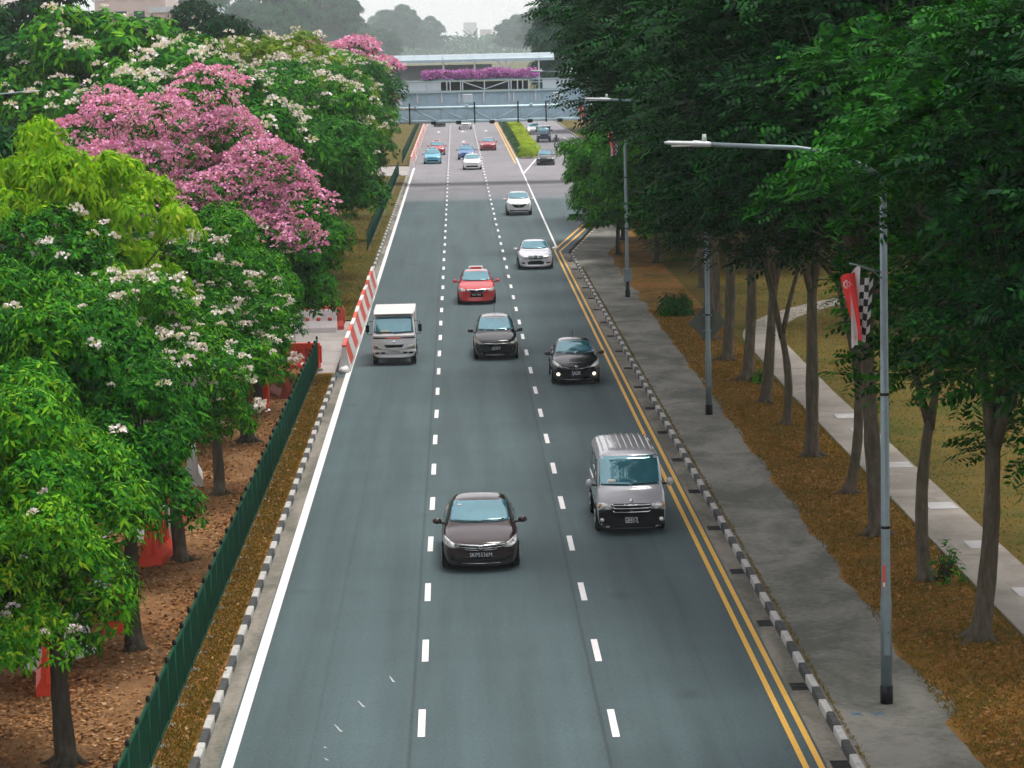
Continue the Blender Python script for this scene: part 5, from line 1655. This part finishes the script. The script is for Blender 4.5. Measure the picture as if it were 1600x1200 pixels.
tree('big_green', 'tall bright green tree with a few white flowers at the upper left', 'tree', -17.0, 137, 3.0, 1.12, group=BG)
tree('big_dark', 'dark green tree at the left border behind the lamp arm', 'tree', -18.6, 102, .5, .66, group=BG)
tree('big_dark', 'dark green tree behind the lamp arm, beside the tall bright one', 'tree', -22.0, 140, 1.7, 1.0, group=BG)
tree('big_dark', 'dark tree below the lamp arm at the left border', 'tree', -15.6, 92, 4.0, .66, group=BG)
FG = 'trees on the far left verge'
tree('mid_green', 'dark green tree right of the pink crown, hanging over brown grass', 'tree', -7.6, 134, .7, 1.12, group=FG)
tree('mid_mixed', 'green tree with white flecks right of the pink crown', 'tree', -8.6, 142, 2.2, 1.15, group=FG)
tree('mid_green', 'green tree behind the brown grass, above the short railing', 'tree', -8.0, 148, 3.9, 1.15, group=FG)
tree('turning', 'tree with yellowing leaves and pale flowers beside the far railing', 'tree', -8.4, 161, .9, 1.05, group=FG)
tree('mid_mixed', 'tree with white flowers beyond the yellowing one', 'tree', -9.0, 174, 4.6, 1.2, group=FG)
tree('big_white', 'white-flowered tree over the left far verge', 'tree', -13.5, 158, 2.9, 1.05, group=FG)
tree('turning', 'second tree with yellowing leaves farther up the railing', 'tree', -9.0, 187, 3.2, 1.15, group=FG)
tree('turning', 'yellowish flowering tree behind the white blossom', 'tree', -12.4, 190, 5.2, 1.30, group=FG)
tree('mid_green', 'green tree beside the far railing, before the access crossing', 'tree', -9.8, 199, 1.6, 1.40, group=FG)
tree('big_green', 'rounded green tree left of the overhead bridge', 'tree', -11.0, 212, 1.1, .96, group=FG)
tree('mid_mixed', 'green tree by the left end of the gantry', 'tree', -9.4, 224, 2.7, 1.25, group=FG)
tree('far_pink', 'small pink-blossomed tree above the left end of the bridge', 'tree', -9.2, 232, .2, 1.1, group=FG)
tree('big_green', 'green tree left of the small pink one', 'tree', -14.0, 226, 4.2, 1.0, group=FG)
tree('mid_green', 'green tree on the verge under the left end of the bridge', 'tree', -9.6, 252, 1.4, 1.0, group=FG)
tree('mid_green', 'green tree beyond the access crossing, behind the far railing', 'tree', -10.5, 300, 2.4, 1.1, group=FG)
tree('mid_mixed', 'last green tree behind the far railing', 'tree', -11, 330, .4, 1.15, group=FG)
MG = 'trees in the middle distance on the left'
for i, (x, y, s, lab) in enumerate([(-23, 172, .68, 'dark tree in front of the beige building'), (-27, 182, 1.15, 'dark tree at the left of the beige building'), (-15.5, 200, .98, 'dark tree right of and below the beige building'), (-19, 222, 1.08, 'dark tree behind the white-flowered row'), (-32, 165, 1.1, 'dark tree behind the tall bright green one')]):
    tree('big_dark', lab, 'tree', x, y, None, s, group=MG)
HZ = 'hazy trees in the distance'
for i, (x, y, s, lab) in enumerate([
    (-31, 350, 1.05, 'blue hazy tree just right of the beige building'), (-22, 345, 1.1, 'tall blue hazy tree, centre of the left distant clump'), (-17, 385, 1.12, 'blue hazy tree at the right end of the left clump'),
    (-29, 330, .82, 'lower hazy tree in front of the left distant clump'), (-20, 310, .74, 'lower hazy tree behind the rounded green crown'),
    (-12.5, 640, 1.18, 'pale round tree far off above the pink blossom'), (-7.0, 720, 1.0, 'faint tree right of the pale round one'), (-18, 760, 1.2, 'faint tree behind the pale round one'),
    (15.5, 480, .98, 'blue hazy tree above the right half of the bridge'), (21.5, 455, 1.05, 'blue hazy tree behind the right end of the bridge'), (27, 500, 1.1, 'hazy tree between the bridge and the dark crowns'),
    (13.0, 620, .9, 'fainter tree left of the hazy right clump'), (24, 640, 1.3, 'faint tall tree behind the hazy right clump'), (-11.5, 470, .60, 'small pale green tree just above the bridge roof'), (-16, 500, .7, 'small hazy tree left of the bridge roof')]):
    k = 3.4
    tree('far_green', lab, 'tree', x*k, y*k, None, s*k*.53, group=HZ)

RG = 'row of trees between footpath and park path'
row = [(11.0, 42.8, 'rain_b', .85, 'tree at the right border nearest the camera, only its crown in view'), (10.9, 46.6, 'rain_fresh', 1.0, 'bright green tree hiding the top of the nearest lamp'),
       (10.13, 54.7, 'rain_low', 1.0, 'nearest whole trunk in the right row, standing by the path'), (10.11, 61.0, 'rain_b', 1.0, 'second trunk of the right row, pale and forked'),
       (9.92, 66.7, 'rain_c', 1.05, 'thick trunk half hidden behind the nearest lamp pole'), (10.07, 73.1, 'rain_b', .95, 'slim trunk whose fork holds up just below the flag'),
       (9.95, 79.8, 'rain_c', 1.0, 'leaning stout trunk with a flared foot, fifth in the right row'), (10.01, 86.6, 'rain_b', .85, 'thin pale trunk with spreading roots, sixth in the right row'),
       (9.95, 92.0, 'rain_a', .95, 'straight grey trunk on the reddish soil, seventh in the right row'), (9.99, 98.2, 'rain_c', 1.05, 'dark trunk with a green sprout at its foot, eighth in the right row'),
       (9.91, 104.6, 'rain_c', 1.1, 'dark stout trunk just right of the diamond sign'), (10.0, 112.0, 'rain_high', 1.0, 'pale trunk right above the diamond sign'),
       (10.8, 119.0, 'rain_high', .98, 'pale trunk behind the lamp with the diamond sign'), (11.4, 127.0, 'rain_high', 1.0, 'trunk left of the round shrub'),
       (11.8, 136.0, 'rain_high', 1.0, 'trunk right of the lamp with the control box'), (12.4, 146.0, 'rain_high', 1.05, 'trunk behind the lamp with the control box')]
for i, (x, y, k, s, lab) in enumerate(row):
    tree(k, lab, 'tree', x, y, {'rain_low': .2, 'rain_fresh': .05}.get(k), s, s*rng.uniform(.98, 1.06), group=RG, tilt=(rng.uniform(-.03, .03), rng.uniform(-.03, .03)))
tree('bushy', 'low bushy tree leaning over the footpath before the junction', 'tree', 8.95, 158, .5, 1.12, group='low trees by the junction')
tree('bushy', 'low bushy tree behind the lamp with the control box', 'tree', 10.6, 152, 2.2, 1.1, group='low trees by the junction')
tree('bushy', 'low bushy tree at the corner of the side road', 'tree', 9.9, 170, 4.0, 1.2, group='low trees by the junction')
RB = 'dark trees behind the right-hand row'
for (x, y, s, lab) in [(14.2, 166, 1.0, 'dark tall tree over the junction corner'), (16.2, 190, 1.05, 'dark tall tree beside the gantry column'), (17, 150, .95, 'dark tree behind the low bushy ones'), (22, 160, 1.0, 'dark tree behind the round shrub'),
                       (20, 185, 1.1, 'dark tall tree far behind the right row'), (28, 172, 1.05, 'dark tree across the lawn from the flag'), (34, 165, 1.0, 'dark tree across the lawn, right of the flag'), (40, 178, 1.1, 'dark tree across the lawn at the right'),
                       (33, 195, 1.15, 'dark tall tree behind the lawn trees'), (47, 190, 1.1, 'farthest right dark tree across the lawn'), (26, 200, 1.1, 'dark tree behind the gap in the right row')]:
    tree('big_rain', lab, 'tree', x, y, None, s, group=RB)
for (x, y, lab) in [(26, 128, 'tree on the lawn far right, crown above the flag'), (34, 135, 'tree on the lawn by the right border'), (22.5, 118, 'tree on the lawn behind the near crowns')]:
    tree('rain_c', lab, 'tree', x, y, None, 1.12, group=RB)
for (x, y, s, lab) in [(20, 350, .95, 'hazy dark tree right of the slip road'), (19, 385, 1.0, 'second hazy tree along the slip road'), (23, 320, .9, 'tree where the slip road leaves the junction')]:
    tree('far_green', lab, 'tree', x, y, None, s, group=HZ)

# round shrub on the lawn edge, small sapling sprouts
def shrub(name, label, x, y, rx, ry, rz_, n, leaf, size, seed, cat='shrub', z=GZ):
    rs = np.random.RandomState(seed)
    d = sphere_dirs(rs, n); d[:, 2] = np.abs(d[:, 2])*1.0
    u = .6 + .4*rs.uniform(0, 1, n)**.5
    wob = 1 + .16*np.sin(d[:, 0]*6 + seed) + .12*np.sin(d[:, 1]*7)
    P = d*(u*wob)[:, None]*np.array([rx, ry, rz_*1.0])
    V = palmate(rs, P, nrm(d + UP*.4), size, 4, .3)
    r = empty(name, (x, y, z)); tag(r, label, cat)
    mobj('foliage', quads('foliage', V, M[leaf]), None, r)
    mb = MB()
    for k in range(6):
        a = k*1.05; mb.tube([(0, 0, -.05), (.5*rx*math.cos(a), .5*ry*math.sin(a), rz_*.7)], [.03, .01], 5)
    mb.build('stem', M['bark_dark'], r)
    return r
shrub('shrub', 'round green shrub on the dry grass behind the second lamp', 9.4, 122.5, .85, .85, 1.0, 700, 'leaf_fresh', .16, 5)
shrub('sprout', 'small leafy sprout at the foot of a dark trunk', 10.4, 97.2, .35, .35, .6, 90, 'leaf_bright', .14, 6)
shrub('sprout', 'small leafy sprout beside the second trunk of the right row', 10.5, 60.6, .40, .3, 1.0, 60, 'leaf_bright', .16, 8)
shrub('hedge', 'bright yellow-green hedge block at the tip of the island', 7.35, 298.5, .9, 1.6, 1.25, 1500, 'hedge', .16, 9, 'hedge', .15)
shrub('hedge', 'bright yellow-green hedge clump behind the tip of the island', 7.7, 305.5, 1.35, 2.2, 1.3, 1500, 'hedge', .18, 10, 'hedge', .15)
def hedge_strip(label, x0, x1, y0, y1, h, w, leaf, n, seed):
    rs = np.random.RandomState(seed)
    t = rs.uniform(0, 1, n); u = rs.uniform(-1, 1, n); v = rs.uniform(0, 1, n)
    top = rs.uniform(0, 1, n) < .45
    P = np.stack([x0+(x1-x0)*t + np.where(top, u*w/2, np.sign(u)*w/2), y0+(y1-y0)*t, .15 + np.where(top, h, h*v) + .08*np.sin(t*90)], 1)
    V = palmate(rs, P, nrm(UP + .5*rs.normal(size=(n, 3))), .24, 4, .3)
    r = empty('hedge', (0, 0, 0)); tag(r, label, 'hedge')
    mobj('foliage', quads('foliage', V, M[leaf]), None, r)
    mb = MB(); mb.prism([(x0-w*.46, y0), (x0+w*.46, y0), (x1+w*.46, y1), (x1-w*.46, y1)], 'z', .15, .12+h*.96); mb.build('twigs', M['hedge_dark'], r)  # solid dark core, the hedge's inner shade put into its colour
hedge_strip('bright yellow-green hedge running up the island', 7.9, 8.3, 309, 430, .95, 1.2, 'hedge', 4000, 21)
hedge_strip('dark low planting along the road side of the island', 6.85, 6.85, 299, 440, .42, .5, 'hedge_dark', 3500, 22)
# bougainvillea along the bridge trough
rs = np.random.RandomState(41)
n = 1500
P = np.stack([rs.uniform(-2.8, 7.1, n), 244.1 + rs.uniform(-.15, .5, n), 9.1 + rs.uniform(0, 1, n)**1.2*(.52 + .2*np.sin(np.linspace(0, 11, n)))], 1)
P[:, 2] += .25*np.exp(-((P[:, 0]-4.0)/.9)**2)*rs.uniform(0, 1, n)
bg = empty('bougainvillea', (0, 0, 0)); tag(bg, 'purple-pink bougainvillea spilling along the bridge parapet', 'flowers')
mobj('blossom', quads('blossom', blossoms(rs, P, .26, 8, .9), M['magenta']), None, bg)
mobj('foliage', quads('foliage', palmate(rs, P[:600]-np.array([0, 0, .12]), nrm(UP+rs.normal(size=(600, 3))*.6), .16, 4, .2), M['leaf_mid']), None, bg)

# ================================================================== ground cover
def in_rect(rs, n, x0, x1, y0, y1, pw=1.0):
    return np.stack([rs.uniform(x0, x1, n), y0 + (y1-y0)*rs.uniform(0, 1, n)**pw], 1)
def litter(name, label, xy, z, size, mat, seed, curl=.5):
    rs = np.random.RandomState(seed); n = len(xy)
    a = rs.uniform(0, 6.283, n)
    D = nrm(np.stack([np.cos(a), np.sin(a), rs.uniform(-.1, curl, n)], 1))
    S = nrm(np.cross(D, UP + .5*rs.normal(size=(n, 3))))
    P = np.concatenate([xy, np.full((n, 1), z)], 1) + np.array([0, 0, 1])*rs.uniform(.005, .03, n)[:, None]
    sz = size*rs.uniform(.6, 1.4, n)
    V = leaf_quads(P, D, S, sz, sz*.55, .25)
    V[:, :, 2] = np.maximum(V[:, :, 2], z+.003)
    o = mobj(name, quads(name, V, mat), None)
    tag(o, label, 'leaf litter', kind='stuff')
def blades(name, label, xy, z, h, w, mat, seed):
    rs = np.random.RandomState(seed); n = len(xy)
    a = rs.uniform(0, 6.283, n)
    D = nrm(np.stack([np.cos(a)*.7, np.sin(a)*.7, rs.uniform(.4, 1.3, n)], 1))
    S = nrm(np.cross(D, rs.normal(size=(n, 3))))
    P = np.concatenate([xy, np.full((n, 1), z-.004)], 1)
    hh = h*rs.uniform(.5, 1.5, n)
    V = leaf_quads(P, D, S, hh, np.full(n, w), .1)
    o = mobj(name, quads(name, V, mat), None)
    tag(o, label, 'grass', kind='stuff')
rs = np.random.RandomState(77)
def drift(rs, xy, k=1.0):
    f = .5 + .30*np.sin(xy[:, 0]*2.1+1.3*np.sin(xy[:, 1]*.45)) + .25*np.sin(xy[:, 1]*.9+xy[:, 0]*1.7) + .15*np.sin(xy[:, 1]*2.7-xy[:, 0]*3.1)
    return xy[rs.uniform(0, 1, len(xy)) < np.clip(f*k, .12, 1)]
litter('fallen_leaves', 'brown fallen leaves covering the soil left of the railing', drift(rs, in_rect(rs, 105000, -11.5, -5.5, 41, 105.5, 1.25)), GZ, .105, M['fallen'], 1)
litter('fallen_leaves', 'few fallen leaves on the grass strip before the near kerb', in_rect(rs, 1500, -5.35, -4.8, 41, 103, 1.2), GZ, .10, M['fallen'], 2)
xy = in_rect(rs, 14000, 8.6, 11.0, 43, 125, 1.3)
litter('fallen_leaves', 'rusty fallen leaves under the right row of trees', drift(rs, xy), GZ, .10, M['fallen_right'], 3)
blades('grass', 'thin grass tufts coming through the leaf litter', drift(rs, in_rect(rs, 9000, -11, -5.5, 41, 105, 1.2), .7), GZ, .10, .022, M['blade'], 14)
blades('grass', 'dry grass strip between the near kerb and railing', in_rect(rs, 26000, -5.38, -4.80, 40, 103, 1.1), GZ, .085, .022, M['blade'], 4)
xy = in_rect(rs, 52000, 8.40, 11.02, 42, 125, 1.2)
blades('grass', 'dry brown grass under the right row of trees', xy, GZ, .09, .024, M['blade'], 5)
xy = in_rect(rs, 60000, 12.6, 30, 50, 175, 1.3)
blades('grass', 'yellowing lawn beyond the park path', xy, GZ, .09, .03, M['blade_lawn'], 6)
blades('grass', 'brown grass verge beyond the yard with the barriers', in_rect(rs, 22000, -9.5, -4.85, 125.5, 200, 1.3), GZ, .10, .03, M['blade_lawn'], 7)
xy = np.stack([6.50 + np.abs(rs.normal(0, .03, 5000)), rs.uniform(42, 150, 5000)], 1)
blades('grass', 'weeds growing in the joint behind the kerb of the footpath', xy, GZ+.01, .06, .02, M['blade'], 8)

# ================================================================== buildings far behind
def building(label, x, y, w, d, h, rz, wall, cols, rows_, z0=2.0, band=True):
    r = empty('building', (x, y, 0), rz); tag(r, label, 'building')
    mb = MB(); mb.box(-w/2, w/2, 0, d, 0, h); mb.build('wall', wall, r)
    mb = MB(); mb.box(-w/2-.25, w/2+.25, -.25, d+.25, h+.003, h+.5); mb.build('roof', M['bridge_pale'], r)
    cw = w/cols; rh = (h-z0)/rows_
    g = MB(); g.box(-cw*.3, cw*.3, -.05, .02, 0, rh*.5); gm = g.mesh('window')
    f = MB(); f.box(-cw*.34, cw*.34, -.12, .0, -.12, -.02); fm = f.mesh('sill')
    for i in range(cols):
        for j in range(rows_):
            o = mobj('window', gm, M['hazed_tower_glass' if y > 600 else 'side_glass'], r, (-w/2+cw*(i+.5), 0, z0+rh*(j+.25)))
            mobj('sill', fm, M['roof_white'], o)
    return r
M['beige_wall'] = simple('beige_render', (.56, .49, .46), .85, 0, .05, .3)
M['hazed_tower_glass'] = simple('hazed_tower_window', (.58, .56, .56), .5)  # distance haze put into the window colour, close to the wall tone
M['white_wall'] = simple('white_render', (.74, .68, .66), .85, 0, .04, .2)
M['salmon_wall'] = simple('salmon_render', (.60, .44, .40), .85, 0, .05, .2)
bl = building('plain beige building with one small window behind the left trees', -25.0, 262, 5.4, 12, 15.6, 0, M['beige_wall'], 1, 1, 13.0)
bl2 = building('taller beige block behind the plain one', -32.0, 282, 7, 14, 24, 0, M['beige_wall'], 4, 9)
bl3 = building('pale block at the upper left corner', -47, 270, 9, 12, 22, 0, M['white_wall'], 5, 7)
for (x, y, w, h, lab, cw, c, rr) in [(-13.5, 1450, 9, 19, 'faint white tower block above the bridge, left one', 'white_wall', 4, 10), (8.5, 1500, 7, 21, 'faint tall tower block above the middle of the bridge', 'white_wall', 4, 12),
                                  (15.5, 1380, 6, 15, 'faint tower block right of the tallest', 'salmon_wall', 3, 8), (-7, 1250, 14, 9, 'low pale block with pink bands above the bridge roof', 'salmon_wall', 6, 3)]:
    building(lab, x*2.7, y*2.7, w*2.7, 30, h*2.0, 0, M[cw], c, rr)
# horizon woodland
rs = np.random.RandomState(91)
n = 9000
P = np.stack([rs.uniform(-900, 900, n), rs.uniform(2600, 3000, n), np.zeros(n)], 1)
P[:, 2] = rs.uniform(0, 1, n)**.7*(17 + 5*np.sin(P[:, 0]*.02) + 2*np.sin(P[:, 0]*.17))
V = palmate(rs, P, nrm(UP + .6*rs.normal(size=(n, 3))), 8.5, 3, .3)
tag(mobj('woodland', quads('woodland', V, M['leaf_far_hazed']), None), 'far pale wood along the horizon above the bridge', 'wood', kind='stuff')

# ================================================================== haze
hz_m = bpy.data.materials.new('haze_air'); hz_m.use_nodes = True
nt = hz_m.node_tree; nt.nodes.clear()
ho = nt.nodes.new('ShaderNodeOutputMaterial'); pv = nt.nodes.new('ShaderNodeVolumePrincipled')
pv.inputs['Color'].default_value = (.82, .94, 1.0, 1)
pv.inputs['Density'].default_value = .00018
pv.inputs['Anisotropy'].default_value = 0.0
nt.links.new(pv.outputs[0], ho.inputs['Volume'])
mb = MB(); mb.box(-1500, 1500, -60, 4250, -1.2, 130)
hz = mb.build('haze', hz_m); tag(hz, 'pale blue haze over the far end of the road', 'haze', kind='stuff')
